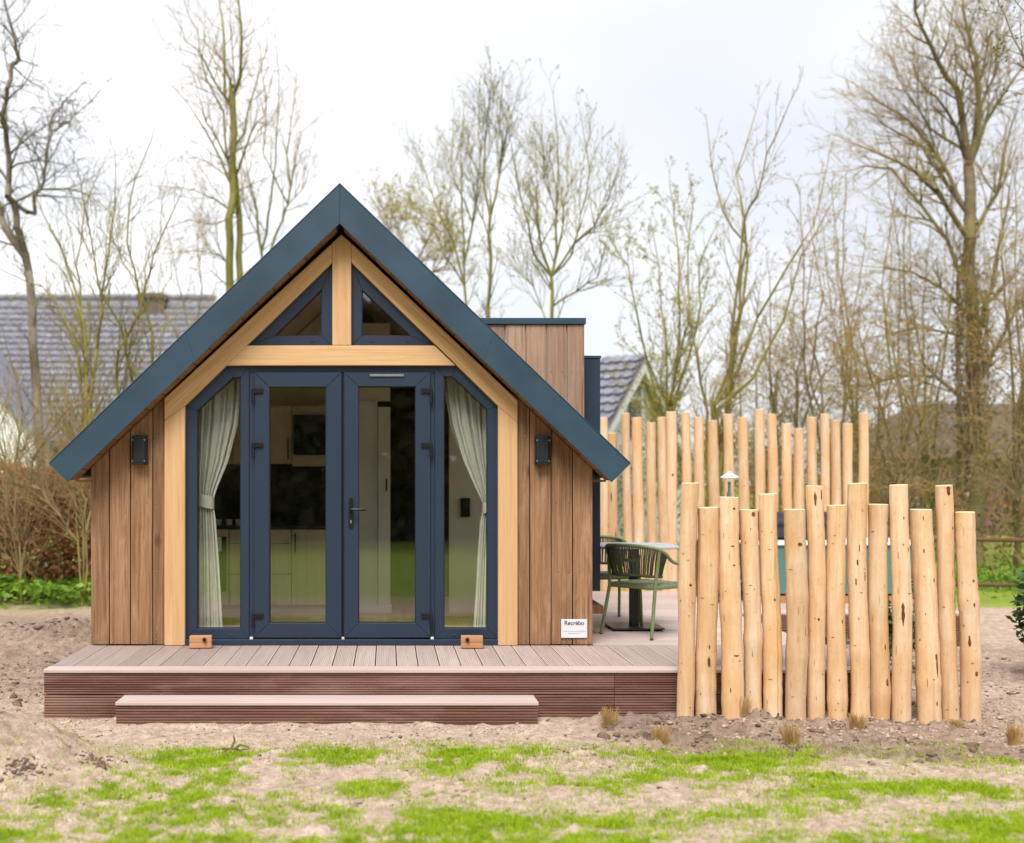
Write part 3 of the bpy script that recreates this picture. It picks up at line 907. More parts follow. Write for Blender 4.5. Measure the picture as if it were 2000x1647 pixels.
def khandle(a, t, bo, parent, Y=KY):
    m = MB(); x = PX(a, Y); m.box(x-.006, x+.006, Y-.03, Y-.018, PZ(bo, Y), PZ(t, Y))
    m.box(x-.005, x+.005, Y-.02, Y+.002, PZ(bo, Y)+.01, PZ(bo, Y)+.02); m.box(x-.005, x+.005, Y-.02, Y+.002, PZ(t, Y)-.02, PZ(t, Y)-.01)
    m.build('handle', M['black'], parent)
for t, b in ((1034, 1062), (1062, 1122), (1122, 1182)):
    d = kfront('drawer', 447.7, 569, t, b); khandle(526, t+6, t+13, d)
d = kfront('cupboard_door', 569, 674, 1034, 1182); khandle(577, 1041, 1079, d)
d = kfront('cupboard_door', 330, 410, 1034, 1182)
ov = thing('oven', (PX(428.5, KY), KY, zf+.1), 'dark built-in oven with pale panel beside the curtain in the left window', 'oven')
mb = MB(); mb.box(PX(410, KY)+.003, PX(447, KY)-.003, KY-.004, KY+.02, PZ(1182, KY), PZ(1034, KY)-.003); mb.build('front', M['cabinet'], ov)
mb = MB(); mb.box(PX(416, KY), PX(442, KY), KY-.010, KY-.004, PZ(1155, KY), PZ(1048, KY)); mb.build('glass_door', M['winglass'], ov)
mb = MB(); mb.box(PX(421, KY), PX(433, KY), KY-.014, KY-.010, PZ(1077, KY), PZ(1049, KY)); mb.build('display', M['white'], ov)
for k, px in enumerate((427, 448, 466)):
    c = (PX(px, KY+.2), KY+.2, zt+.031)
    m = MB(); m.lathe([(.022, 0), (.026, .01), (.030, .045), (.034, .055)], c, 14)
    tag(m.build('glass_cup', M['white'], None, smooth=True), ['small white cup on the dark worktop, nearest the curtain', 'small white cup on the dark worktop, middle of three', 'small white cup on the dark worktop, nearest the door'][k], 'cup', 'cups on the worktop')
UY = 11.45
up = thing('wall_cupboard', (-1.2, UY+.18, PZ(906, UY)), 'beige wall cupboards above the dark splashback', 'cupboard')
mb = MB(); mb.box(kx0, kx1, UY+.022, UY+.36, PZ(906, UY), PZ(792, UY)); mb.build('carcass', M['cabinet'], up)
for a, b in ((330, 455), (455, 570)):
    m = MB(); m.box(PX(a, UY)+.003, PX(b, UY)-.003, UY, UY+.02, PZ(904, UY), PZ(793, UY)); o = m.build('cupboard_door', M['cabinet'], up, bevel=.002)
    khandle(b-7, 858, 897, o, UY)
mb = MB(); mb.box(PX(571, UY), PX(676, UY), UY-.004, UY+.02, PZ(911, UY), PZ(793, UY)); mb.build('surround', M['cabinet'], up, bevel=.002)
mw = thing('microwave', (PX(610, UY), UY-.01, PZ(889, UY)), 'black built-in microwave among the beige wall cupboards', 'microwave')
mb = MB(); mb.box(PX(573, UY), PX(650, UY), UY-.03, UY-.005, PZ(889, UY), PZ(811, UY)); mb.build('body', M['winglass'], mw, bevel=.004)
mb = MB(); mb.box(PX(638, UY), PX(641, UY), UY-.05, UY-.03, PZ(884, UY), PZ(816, UY)); mb.build('handle', M['steel'], mw)
th = thing('control_panel', (PX(908, 11.45), 11.45, 1.3), 'small black wall panel seen through the right window', 'panel')
mb = MB(); mb.box(PX(900, 11.45), PX(917, 11.45), 11.43, 11.457, PZ(1008, 11.45), PZ(975, 11.45)); mb.build('screen', M['winglass'], th, bevel=.003)
mb = MB(); mb.box(PX(899, 11.45), PX(918, 11.45), 11.44, 11.459, PZ(1010, 11.45), PZ(973, 11.45)); mb.build('casing', M['black'], th, bevel=.003)

def curtain(name, rows, tie, label, flip):
    # rows: (py, left px, right px); folds run down and bunch at the tie
    CYY = 9.66
    ncol, m = 90, MB()
    ys = np.linspace(rows[0][0], rows[-1][0], 60)
    la = np.interp(ys, [r[0] for r in rows], [r[1] for r in rows]); ra = np.interp(ys, [r[0] for r in rows], [r[2] for r in rows])
    vs = []
    ph = rng.random(6)*6
    for j, y in enumerate(ys):
        wd = ra[j]-la[j]
        amp = .008+.014*min(1, wd/90)
        for i in range(ncol):
            u = i/(ncol-1)
            uu = u + .015*math.sin(y*.012+ph[0]+u*9)
            dep = amp*(math.sin(uu*2*math.pi*6.5+ph[1]) + .45*math.sin(uu*2*math.pi*11+ph[2]+y*.004))
            vs.append(P(la[j]+wd*u, y, CYY+dep))
    fs = [(j*ncol+i, j*ncol+i+1, (j+1)*ncol+i+1, (j+1)*ncol+i) for j in range(len(ys)-1) for i in range(ncol-1)]
    m.add(vs, fs)
    root = thing(name, P((rows[0][1]+rows[0][2])/2, rows[-1][0], CYY), label, 'curtain')
    cl = m.build('cloth', M['curtain'], root, smooth=True)
    so = cl.modifiers.new('thickness', 'SOLIDIFY'); so.thickness = .004
    m = MB()
    y0, y1, a, b = tie
    for k in range(2): pass
    ang = np.linspace(0, 2*math.pi, 24, endpoint=False)
    cx, hw = (a+b)/2, (b-a)/2
    vs = []
    for y, sk in ((y0, 1.0), (y1, .97)):
        for t in ang:
            x, _, z = P(cx+hw*sk*math.cos(t), y+ (flip*4*math.cos(t)), CYY)
            vs.append((x, CYY+.05*math.sin(t), z))
    m.add(vs, [(i, (i+1) % 24, 24+(i+1) % 24, 24+i) for i in range(24)])
    m.build('tie_back', M['curtain'], root, smooth=True)
curtain('curtain', [(715,376,470),(770,376,469),(830,376,464),(900,378,446),(950,381,425),(975,384,417),(990,384,417),(1010,383,421),(1100,381,428),(1247,379,436)],
        (966, 991, 382.5, 419), 'grey-green curtain tied back in the left side window', 1)
curtain('curtain', [(715,866,960),(770,869,960),(830,880,960),(900,903,961),(950,926,962),(985,944,963),(1000,943,963),(1020,938,963),(1100,932,963),(1247,923,963)],
        (978, 1000, 942, 965), 'grey-green curtain tied back in the right side window', -1)

# ------------------------------------------------------------------ wall lamps, sign, door blocks
def wall_lamp(px, py0, py1, label):
    Y = FY-.004
    x = PX(px, Y); z0, z1 = PZ(py1, Y), PZ(py0, Y)
    o = thing('wall_lamp', (x, Y, z0), label, 'lamp', 'wall lamps on the front cladding')
    hw = .057
    def shell(h, d): return [(x-h, Y), (x-h, Y-d*.72), (x-h*.75, Y-d), (x+h*.75, Y-d), (x+h, Y-d*.72), (x+h, Y)]
    m = MB(); m.vprism(shell(hw, .085), z0+.004, z1-.004); m.build('body', M['lampbody'], o, bevel=.004)
    for c, k in ((z1-.040, 0), (z0+.032, 1)):
        m = MB(); m.vprism(shell(hw+.004, .089), c-.010, c+.010); b = m.build('band', M['lampband'], o, bevel=.002)
        for s in (-1, 1):
            m = MB(); m.prism([(x+s*.047+.006*math.cos(t), c+.006*math.sin(t)) for t in np.arange(8)*.785], Y-.094, Y-.06)
            m.build('screw', M['steel'], b)
wall_lamp(275, 850, 909, 'dark wall lamp left of the doors under the roof edge')
wall_lamp(1058, 851, 909, 'dark wall lamp right of the doors under the roof edge')

SY = FY-.006
sg = thing('sign_plate', P(1121, 1246, SY), 'small white name plate on the lower right cladding', 'sign')
mb = MB(); mb.box(PX(1096, SY), PX(1146.6, SY), SY-.006, SY, PZ(1246, SY), PZ(1209.5, SY)); mb.build('plate', M['plate'], sg, bevel=.0015)
def text(body, name, x, z, Y, h, wid, mat, parent, bold=0.0):
    cu = bpy.data.curves.new(name, 'FONT'); cu.body = body; cu.size = 1.0; cu.align_x = 'CENTER'; cu.offset = bold; cu.extrude = .01
    t = bpy.data.objects.new(name, cu); COL.objects.link(t)
    dg = bpy.context.evaluated_depsgraph_get()
    me = bpy.data.meshes.new_from_object(t.evaluated_get(dg)); bpy.data.objects.remove(t)
    v = np.zeros(len(me.vertices)*3); me.vertices.foreach_get('co', v); v = v.reshape(-1, 3)
    lo, hi = v.min(0), v.max(0)
    sx, sz = wid/(hi[0]-lo[0]), h/(hi[1]-lo[1])
    w2 = np.column_stack([(v[:, 0]-(lo[0]+hi[0])/2)*sx, np.where(v[:, 2] > 0, -.0008, .0004), (v[:, 1]-lo[1])*sz])
    me.vertices.foreach_set('co', w2.ravel()); me.materials.clear(); me.materials.append(mat); me.update()
    return link(name, me, (x, Y, z), parent)
xc = PX(1121.5, SY)
text('Recr\u00e9bo', 'lettering', xc, PZ(1221, SY), SY-.0066, .034, .152, M['ink'], sg, .012)
for k, (py, wd) in enumerate(((1233, .17), (1237, .10))):
    m = MB(); z = PZ(py, SY)
    x = xc-wd/2
    while x < xc+wd/2:
        l = random.uniform(.004, .013); m.box(x, min(x+l, xc+wd/2), SY-.0072, SY-.0055, z-.0022, z+.0028); x += l+.003
    m.build('small_print', M['ink_grey'], sg)

def block(px, label, rz):
    x = PX(px, 9.25)
    o = thing('door_block', (x, 9.27, DECK_Z+.004), label, 'door stop', 'wooden door stops on the deck')
    m = MB(); m.box(-.084, .084, -.04, .04, 0, .092)
    c = m.mesh('block', M['block'], .004); b = link('block', c, (x, 9.27, DECK_Z+.004), o, rz)
    m = MB(); m.box(-.087, .087, -.041, .041, .046, .049); link('groove', m.mesh('groove', M['soffit']), (x, 9.27, DECK_Z+.004), o, rz)
    kx = .03 if rz > 0 else -.035
    m = MB(); m.tube([(kx, -.039, .068), (kx, -.056, .068), (kx, -.066, .068)], [.014, .016, .011], 10)
    link('rubber_knob', m.mesh('rubber_knob', M['black'], 0, True), (x, 9.27, DECK_Z+.004), o, rz)
block(391.5, 'orange wooden door stop in front of the left side window', .08)
block(922, 'orange wooden door stop in front of the right side window', -.06)

# ================================================================== DECK
deck = thing('deck', (.5, 9, 0), 'pinkish ribbed timber deck round the front and right of the cabin', 'deck')
def ribbed(w, lenght, th, n=11):
    # board along +Y with lengthwise grooves on top, origin at its front left bottom
    prof = [(0, 0), (0, th-.003), (.004, th)]
    p = w/n
    for k in range(n):
        a = k*p
        if k: prof += [(a-.0032, th), (a-.0022, th-.0045), (a+.0022, th-.0045), (a+.0032, th)]
    prof += [(w-.004, th), (w, th-.003), (w, 0)]
    m = MB()
    n2 = len(prof)
    v = [(x, 0, z) for x, z in prof]+[(x, lenght, z) for x, z in prof]
    f = [(i, i+1, i+1+n2, i+n2)[::-1] for i in range(n2-1)] + [tuple(range(n2))[::-1]] + [tuple(range(n2, 2*n2))]
    m.add(v, [tuple(reversed(q)) for q in f])
    return m.mesh('deck_board', M['deck'])
BL = 9.43-8.40
rib = ribbed(.1425, BL, .024)
rib2 = ribbed(.1425, 9.475-8.40, .024)
x = -.24-.15*14
k = 0
while x < DECK_X1-.1:
    inside = x+.15 > XL and x < XR-.02
    o = link('deck_board', rib if inside else rib2, (x+.0035, 8.395, DECK_Z-.024+random.uniform(-.001, .001)), deck)
    x += .15
DECK_X1 = x
mb = MB(); mb.box(DECK_X0, DECK_X1, DECK_Y0, 8.389, DECK_Z-.024, DECK_Z-.0005)
mb.build('border_board', M['deck_x'], deck, bevel=.003)
# boards laid across, right of the cabin
prof = MB(); prof.box(0, 1, 0, .1435, 0, .023)
y = 9.485
k = 0
while y < 13.9:
    x0 = XR+.004
    x1 = 3.36 if y < 11.72 else 5.60
    m = MB(); m.box(x0, x1, y, y+.1425, DECK_Z-.024, DECK_Z-.0006+random.uniform(-.001, .001))
    m.build('deck_board', M['deck_x'], deck, bevel=.003)
    y += .15
def fascia_board(x0, x1, Y, z0, z1, parent, name='fascia_board', n=9, dirx=True):
    # ribbed face towards the viewer
    h = z1-z0; p = h/n
    prof = [(.022, z0), (0, z0+.002)]
    for k in range(1, n):
        a = z0+k*p
        prof += [(0, a-.0048), (.007, a-.0028), (.007, a+.0028), (0, a+.0048)]
    prof += [(0, z1-.002), (.022, z1)]
    n2 = len(prof)
    m = MB()
    if dirx: v = [(x0, Y+d, z) for d, z in prof]+[(x1, Y+d, z) for d, z in prof]
    else: v = [(Y+d, x1, z) for d, z in prof]+[(Y+d, x0, z) for d, z in prof]
    f = [(i, i+n2, i+1+n2, i+1) for i in range(n2-1)]+[(0, n2-1, 2*n2-1, n2)]+[tuple(range(n2)), tuple(range(2*n2-1, n2-1, -1))]
    m.add(v, f)
    return m.build(name, M['deckface'], parent)
xj = PX(1200, 8.25)
for a, b in ((DECK_X0+.004, xj-.0015), (xj+.0015, DECK_X1-.004)):
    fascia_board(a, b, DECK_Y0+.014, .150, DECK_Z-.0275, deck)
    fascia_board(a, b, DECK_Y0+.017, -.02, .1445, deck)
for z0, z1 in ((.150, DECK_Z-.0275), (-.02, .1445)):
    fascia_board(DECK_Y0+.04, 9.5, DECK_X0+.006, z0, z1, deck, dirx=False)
mb = MB()
mb.box(DECK_X0+.03, DECK_X1-.03, DECK_Y0+.045, 9.46, -.04, DECK_Z-.04)
mb.box(XR+.01, 3.33, 9.47, 11.7, -.04, DECK_Z-.04)
mb.box(XR+.01, 5.56, 11.76, 13.85, -.04, DECK_Z-.04)
mb.build('joists', M['pvc_dark'], deck)
fascia_board(3.365, 5.60, 11.715, .150, DECK_Z-.0275, deck)
fascia_board(3.365, 5.60, 11.718, -.02, .1445, deck)
fascia_board(9.5, 11.7, 3.345, .0, DECK_Z-.0275, deck, dirx=False)
# low step
st = thing('deck_step', (-.4, 8.1, 0), 'long low ribbed deck step in front of the doors', 'step')
sx0, sx1, sy0, sy1, sz = -1.796, .991, 7.955, 8.238, .148
mb = MB(); mb.box(sx0, sx1, sy0, (sy0+sy1)/2-.003, sz-.022, sz); mb.build('tread_board', M['deck_x'], st, bevel=.003)
mb = MB(); mb.box(sx0, sx1, (sy0+sy1)/2+.003, sy1, sz-.022, sz-.001); mb.build('tread_board', M['deck_x'], st, bevel=.003)
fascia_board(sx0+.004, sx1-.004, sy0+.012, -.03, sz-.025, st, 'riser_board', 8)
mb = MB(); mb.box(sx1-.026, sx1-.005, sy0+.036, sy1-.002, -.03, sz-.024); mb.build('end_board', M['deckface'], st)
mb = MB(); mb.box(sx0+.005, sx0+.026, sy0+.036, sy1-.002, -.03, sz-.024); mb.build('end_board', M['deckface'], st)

# ================================================================== POLES
POLE_DARK = wood('pole_bark_scar', (.06, .022, .008), (.15, .06, .02), (.26, .12, .04), 'z', .9, (.9, 1.1), 30)
KNOT = wood('pole_knot', (.20, .10, .045), (.34, .19, .09), (.46, .29, .15), 'z', .9, (.8, 1.2), 40)
CUT = plain('fresh_cut_pole_end', (.76, .60, .40), .8, .08, 40)
def pole(tx0, tx1, ty, bx0, bx1, Y, zb, label, group, scars=(), knots=5, seed=0, fine=True, lit=None):
    rr = random.Random(seed)
    topc = P((tx0+tx1)/2, ty, Y); rt = (tx1-tx0)/2*Y/F; rb = (bx1-bx0)/2*Y/F
    bc = (PX((bx0+bx1)/2, Y), Y, zb)
    o = thing('log_pole', (bc[0], Y, max(zb, 0)), label, 'pole', group)
    n, mrows = 18, 40 if fine else 12
    z0, z1 = zb, topc[2]
    ph = [rr.random()*6.28 for _ in range(6)]
    bulge = [(rr.random(), rr.uniform(.01, .075), rr.uniform(.012, .05)) for _ in range(7)]
    dy = rr.uniform(-.02, .02)
    tilt = rr.uniform(-.05, .05)
    def ctr(t):
        return (bc[0]+(topc[0]-bc[0])*t+.009*math.sin(t*4.6+ph[0])*math.sin(t*math.pi), Y+dy*math.sin(t*3.1+ph[1]), z0+(z1-z0)*t)
    def rad(t, a):
        r = rb+(rt-rb)*t
        r *= 1+.035*math.sin(a*2+ph[2]+t*2)+.022*math.sin(a*3+ph[3]+t*5)+.014*math.sin(t*17+ph[4])
        for tb, am, wd in bulge: r *= 1+am*math.exp(-((t-tb)/wd)**2)
        return r
    vs, fs = [], []
    for j in range(mrows):
        t = j/(mrows-1); c = ctr(t)
        for k in range(n):
            a = 2*math.pi*k/n
            q = rad(t, a)*(1+rr.uniform(-.016, .016))
            z = c[2]+ (tilt*q*math.cos(a)*1.0 if j == mrows-1 else 0)
            vs.append((c[0]+q*math.cos(a), c[1]+q*math.sin(a), z))
    for j in range(mrows-1):
        for k in range(n): fs.append((j*n+k, j*n+(k+1) % n, (j+1)*n+(k+1) % n, (j+1)*n+k))
    m = MB(); m.add(vs, fs); m.add([vs[k] for k in range(n)], [tuple(range(n-1, -1, -1))])
    m.build('trunk', lit or M['pole'], o, smooth=True)
    # sawn end
    c = ctr(1); m = MB()
    ring_ = [(p[0], p[1], p[2]+.0005) for p in vs[(mrows-1)*n:]]
    ring2 = [(c[0]+(p[0]-c[0])*.93, c[1]+(p[1]-c[1])*.93, p[2]+.004) for p in ring_]
    m.add(ring_+ring2, [(k, (k+1) % n, n+(k+1) % n, n+k) for k in range(n)]+[tuple(range(n, 2*n))])
    m.build('sawn_end', CUT, o)
    def scar(t, a, h, wd, mat, name):       # a thin irregular patch that hugs the surface
        hh = z1-z0
        N, K = 7, 5
        v = []
        for j in range(N):
            u = j/(N-1)-.5
            w_ = wd*math.sqrt(max(.02, 1-(2*u)**2))*rr.uniform(.55, 1.1)
            for i in range(K):
                s_ = (i/(K-1)-.5)*2
                aa = a+s_*w_/rb; tt = min(.998, max(.002, t+u*h/hh)); cc = ctr(tt)
                q = rad(tt, aa)+.0015*(1-abs(s_))+.0008
                if abs(s_) == 1: q -= .003
                v.append((cc[0]+q*math.cos(aa), cc[1]+q*math.sin(aa), cc[2]))
        m = MB(); m.add(v, [(j*K+i, j*K+i+1, (j+1)*K+i+1, (j+1)*K+i) for j in range(N-1) for i in range(K-1)])
        m.build(name, mat, o, smooth=True)
    F0 = -math.pi/2
    for (dx, py, h, wd) in scars:
        scar((PZ(py, Y)-z0)/(z1-z0), F0+dx, h, wd, POLE_DARK, 'bark_scar')
    for _ in range(knots):
        t = rr.uniform(.08, .94); a = F0+rr.uniform(-1.1, 1.1)
        v_ = rr.random()
        if v_ < .45: scar(t, a, rr.uniform(.02, .07), rr.uniform(.0015, .004), KNOT, 'bark_streak')
        elif v_ < .65: scar(t, a, rr.uniform(.004, .007), rr.uniform(.010, .024), KNOT, 'bark_ring')
        else: scar(t, a, rr.uniform(.008, .020), rr.uniform(.004, .010), KNOT, 'knot')
    return o
FRONT = [(1332,1364.6,944.6,1319.5,1354),(1363.7,1402.5,992,1359.6,1400),(1405.7,1441.7,972,1410,1452),(1445,1479.6,996.4,1454,1488),
 (1482.7,1517.5,965.8,1490,1528.5),(1530,1570.5,995.8,1535,1577),(1573.7,1604.6,950,1579,1613),(1616,1650.5,988,1617,1653.7),
 (1659,1694.7,945,1659,1696),(1697,1734,986,1699,1737),(1737,1770.5,948,1742,1781),(1780.6,1820,996,1791,1838),(1826.7,1860,949,1841,1873),(1866,1901.6,1001,1878,1918)]
FLAB = ['tall peeled pole at the cabin end of the front row, leaning right','short front-row pole with a long dark bark scar low down, second from the cabin',
 'front-row pole with saw marks, third from the cabin','slim short front-row pole with a scuffed brown top, fourth from the cabin',
 'front-row pole, fifth from the cabin, pale top edge','broad short front-row pole with brown whorl below its top, sixth from the cabin',
 'tall front-row pole with dark brown streaks at its top, seventh from the cabin','short front-row pole, eighth from the cabin, one dark knot at mid height',
 'tallest front-row pole in the middle, ninth from the cabin, flecked with scars','short plain front-row pole, tenth from the cabin',
 'tall front-row pole with a brown bark patch at mid height, fourth from the right end','short broad front-row pole with many brown scars, third from the right end',
 'tall front-row pole with a splintered top, second from the right end','short pole at the right end of the front row, leaning left']
FSC = {1: [(.1,1262,.028,.010),(.05,1290,.075,.013)], 3: [(.25,1004,.03,.022)], 5: [(.15,1062,.022,.028)], 6: [(-.25,974,.10,.014),(.55,966,.07,.012),(-.1,1208,.02,.012)],
 2: [(.3,993,.012,.02),(.15,1066,.008,.02),(.25,1103,.010,.02),(.1,1278,.010,.03),(-.5,1345,.03,.007)], 7: [(.45,1213,.03,.008)],
 8: [(-.1,1070,.05,.006),(-.3,1098,.04,.010),(.5,1125,.06,.007),(-.5,1135,.05,.008)], 10: [(-.3,1198,.16,.016),(.55,1073,.03,.007),(.1,1011,.018,.008)],
 11: [(.4,1300,.14,.010),(.35,1280,.04,.014),(-.3,1075,.03,.008),(.5,1133,.03,.012),(-.2,1012,.03,.008),(.3,1370,.03,.010)], 12: [(.1,958,.07,.022)],
 13: [(-.5,1250,.08,.012),(.2,1133,.02,.014),(0.1,1180,.03,.010),(.1,1313,.03,.016)], 9: [(.4,1330,.05,.016),(.3,1262,.04,.006)], 4: [(.1,1170,.018,.012),(.3,1392,.02,.014)], 0: [(.2,1142,.02,.02)]}
for i, (a, b, t, c, d) in enumerate(FRONT):
    pole(a, b, t, c, d, 8.07+.02*math.sin(i*2.3), -.08, FLAB[i], 'peeled poles of the front row', FSC.get(i, ()), 8, 100+i)
# a splinter curls off the top of the second pole from the right
REAR = [(1168,1186,816),(1184,1204,847),(1213.5,1230,808),(1235,1253.5,816),(1261.6,1279.7,826.6),(1284,1302,815.5),(1301.5,1320.5,805),(1330.7,1348,806),
 (1355,1374,816),(1382.5,1401,822),(1413,1431,810),(1440,1458,816),(1473.5,1491.5,800),(1497.6,1515.7,810),(1527,1545,828),(1550.7,1569,838),
 (1576,1594,815.6),(1601.7,1617.7,809),(1622,1639.6,822),(1647,1665,828),(1677,1695,808)]
ORD = ['first','second','third','fourth','fifth','sixth','seventh','eighth','ninth','tenth','eleventh','twelfth','thirteenth','fourteenth','fifteenth','sixteenth','seventeenth','eighteenth','nineteenth','twentieth','last']
for i, (a, b, t) in enumerate(REAR):
    ex = {0: 'half hidden by the cabin', 1: 'shorter and browner than its neighbours', 6: 'one brown knot at mid height', 12: 'tallest of that row', 15: 'shortest on its right half', 20: 'standing alone at the right end'}.get(i, 'slim and pale')
    lab = 'tall rear-row pole behind the deck, %s from the cabin, %s' % (ORD[i], ex)
    sc_ = {1: [(-.3,970,.12,.012),(.4,1045,.16,.012)], 6: [(.0,928,.03,.025)]}.get(i, ())
    pole(a, b, t, a+3+(i % 3), b+6+(i % 2)*2, 13.98+.03*math.sin(i*1.7), -.05, lab, 'peeled poles of the rear row', sc_, 5, 300+i, False)

# ================================================================== TERRACE FURNITURE
def chair(cx, cy, face, label):
    base = (cx, cy, DECK_Z)
    o = thing('garden_chair', base, label, 'chair', 'olive rope chairs at the terrace table')
    ca, sa = math.cos(face), math.sin(face)
    def put(name, m, mat, par=o, smooth=True, bevel=0):
        me = m.mesh(name, mat, bevel, smooth)
        return link(name, me, base, par, face)
    hw, hd, sh = .235, .235, .415
    rail = [(.275, .20, .600), (.275, .05, .603), (.282, -.05, .630), (.285, -.13, .690), (.262, -.205, .728), (.205, -.255, .745), (.11, -.282, .752), (0, -.290, .754)]
    rail = rail+[(-x, y, z) for x, y, z in rail[-2::-1]]
    # smooth the rail a little
    def smooth(pts, k=3):
        out = []
        n = len(pts)
        for i in range(n-1):
            p0, p1, p2, p3 = [Vector(pts[max(0, min(n-1, i+j))]) for j in (-1, 0, 1, 2)]
            for q in range(k):
                t = q/k
                out.append(.5*((2*p1)+(-p0+p2)*t+(2*p0-5*p1+4*p2-p3)*t*t+(-p0+3*p1-3*p2+p3)*t**3))
        out.append(Vector(pts[-1])); return out
    top = smooth(rail)
    m = MB(); m.tube(top, .0145, 10); put('top_rail', m, M['chair'])
    low = smooth([(.225, -.10, .500), (.222, -.17, .503), (.17, -.222, .506), (.09, -.246, .507), (0, -.252, .508)] + [(-x, y, z) for x, y, z in [(.09, -.246, .507), (.17, -.222, .506), (.222, -.17, .503), (.225, -.10, .500)]])
    m = MB(); m.tube(low, .012, 8); put('lower_rail', m, M['rope'])
    # ropes between the rails
    back = [p for p in top if p.y < -.085]
    m = MB()
    def along(pts, t):
        f = t*(len(pts)-1); i = min(int(f), len(pts)-2); return pts[i].lerp(pts[i+1], f-i)
    for k in range(54):
        t = (k+.5)/54
        a = along(back, t); b = along(low, min(1, max(0, t+random.uniform(-.012, .012))))
        m.tube([a, a.lerp(b, .5)+Vector((0, -.006, 0)), b], .0056, 5)
    put('rope_back', m, M['rope'])
    for s in (-1, 1):
        m = MB(); m.tube([(s*(hw+.025), -hd-.045, .006), (s*hw*1.0, -hd+.035, sh), (s*.258, -.185, .66), (s*.268, -.19, .722)], .0145, 8); l = put('leg', m, M['chair'])
        m = MB(); m.tube([(s*(hw+.026), -hd-.046, 0), (s*(hw+.0245), -hd-.043, .016)], .0145, 8); put('foot_cap', m, M['black'], o)
        m = MB(); m.tube([(s*(hw+.022), hd+.02, .006), (s*(hw+.012), hd-.02, sh), (s*.272, .195, .60)], .0145, 8); put('leg', m, M['chair'])
        m = MB(); m.tube([(s*(hw+.022), hd+.02, 0), (s*(hw+.0215), hd+.018, .016)], .0145, 8); put('foot_cap', m, M['black'], o)
    fr = [(-hw, -hd+.03), (hw, -hd+.03), (hw+.005, hd), (-hw-.005, hd)]
    m = MB(); m.vprism(fr, sh-.022, sh+.012); put('seat_frame', m, M['chair'], o, False, .008)
    m = MB()
    N = 13
    for i in range(N):
        u = -hw+.018+(2*hw-.036)*i/(N-1)
        pts = [(u, -hd+.035+(2*hd-.045)*j/26, sh+.014+.0035*(1 if (i+j) % 2 else -1)) for j in range(27)]
        m.tube(pts, .0085, 4)
        v = -hd+.045+(2*hd-.065)*i/(N-1)
        pts = [(-hw+.01+(2*hw-.02)*j/26, v, sh+.014+.0035*(-1 if (i+j) % 2 else 1)) for j in range(27)]
        m.tube(pts, .0085, 4)
    put('woven_seat', m, M['seat'])
    return o
chair(2.165, 10.10, R(-50), 'olive rope armchair turned away, nearest to the cabin corner')
chair(1.97, 11.08, R(190), 'olive rope armchair facing the viewer behind the terrace table')
TX, TYY = 2.133, 10.50
tb = thing('terrace_table', (TX, TYY, DECK_Z), 'terrace table with pale grey top on a dark square pedestal', 'table')
def rrect(cx, cy, hx, hy, r, n=6):
    p = []
    for sx, sy, a0 in ((1, 1, 0), (-1, 1, 90), (-1, -1, 180), (1, -1, 270)):
        for k in range(n+1):
            a = R(a0+90*k/n); p.append((cx+sx*(hx-r)+r*math.cos(a), cy+sy*(hy-r)+r*math.sin(a)))
    return p
mb = MB(); mb.vprism(rrect(TX, TYY, .345, .345, .12), DECK_Z+.705, DECK_Z+.728); mb.build('table_top', M['tabletop'], tb, bevel=.005)
mb = MB(); mb.box(TX-.036, TX+.036, TYY-.036, TYY+.036, DECK_Z+.02, DECK_Z+.705); mb.build('column', M['anthra'], tb, bevel=.004)
mb = MB(); mb.vprism(rrect(TX, TYY, .225, .225, .02), DECK_Z+.014, DECK_Z+.027); mb.build('base_plate', M['anthra'], tb, bevel=.003)
for sx in (-1, 1):
    for sy in (-1, 1):
        mb = MB(); mb.lathe([(.018, 0), (.018, .014)], (TX+sx*.19, TYY+sy*.19, DECK_Z), 12); mb.build('levelling_foot', M['black'], tb)

# tub with rolled cover, steps and flue
UX0, UX1, UY0, UY1 = PX(1447, 12.8), PX(1834, 12.5), 12.55, 13.6
uz0, uz1 = DECK_Z+.10, PZ(1060, 12.6)
tub = thing('hot_tub', ((UX0+UX1)/2, 13.05, DECK_Z), 'teal panelled hot tub with white rim behind the front poles', 'hot tub')
mb = MB(); mb.vprism(rrect((UX0+UX1)/2, (UY0+UY1)/2, (UX1-UX0)/2-.03, (UY1-UY0)/2-.03, .14, 8), uz0, uz1-.03); mb.build('side_panel', M['teal'], tb if False else tub, bevel=.004)
mb = MB(); mb.vprism(rrect((UX0+UX1)/2, (UY0+UY1)/2, (UX1-UX0)/2, (UY1-UY0)/2, .16, 8), uz1-.03, uz1); mb.build('rim', M['white'], tub, bevel=.008)
mb = MB(); mb.vprism(rrect((UX0+UX1)/2, (UY0+UY1)/2, (UX1-UX0)/2-.05, (UY1-UY0)/2-.05, .12, 8), uz0-.02, uz0-.0005); mb.build('shadow_gap', M['pvc_dark'], tub)
mb = MB(); mb.vprism(rrect((UX0+UX1)/2, (UY0+UY1)/2, (UX1-UX0)/2-.04, (UY1-UY0)/2-.04, .12, 8), DECK_Z, uz0-.0205); mb.build('plinth', M['block'], tub)
mb = MB()
cz = uz1+.155
mb.tube([(PX(1400, 13.2), 13.2, cz), (PX(1404, 13.2), 13.2, cz), (PX(1612, 13.2), 13.2, cz), (PX(1618, 13.2), 13.2, cz)], [.13, .155, .155, .12], 24)
rc = thing('rolled_cover', (PX(1510, 13.2), 13.2, uz1), 'dark rolled-up cover lying along the teal tub', 'cover')
mb.build('roll', M['cover'], rc, smooth=True)
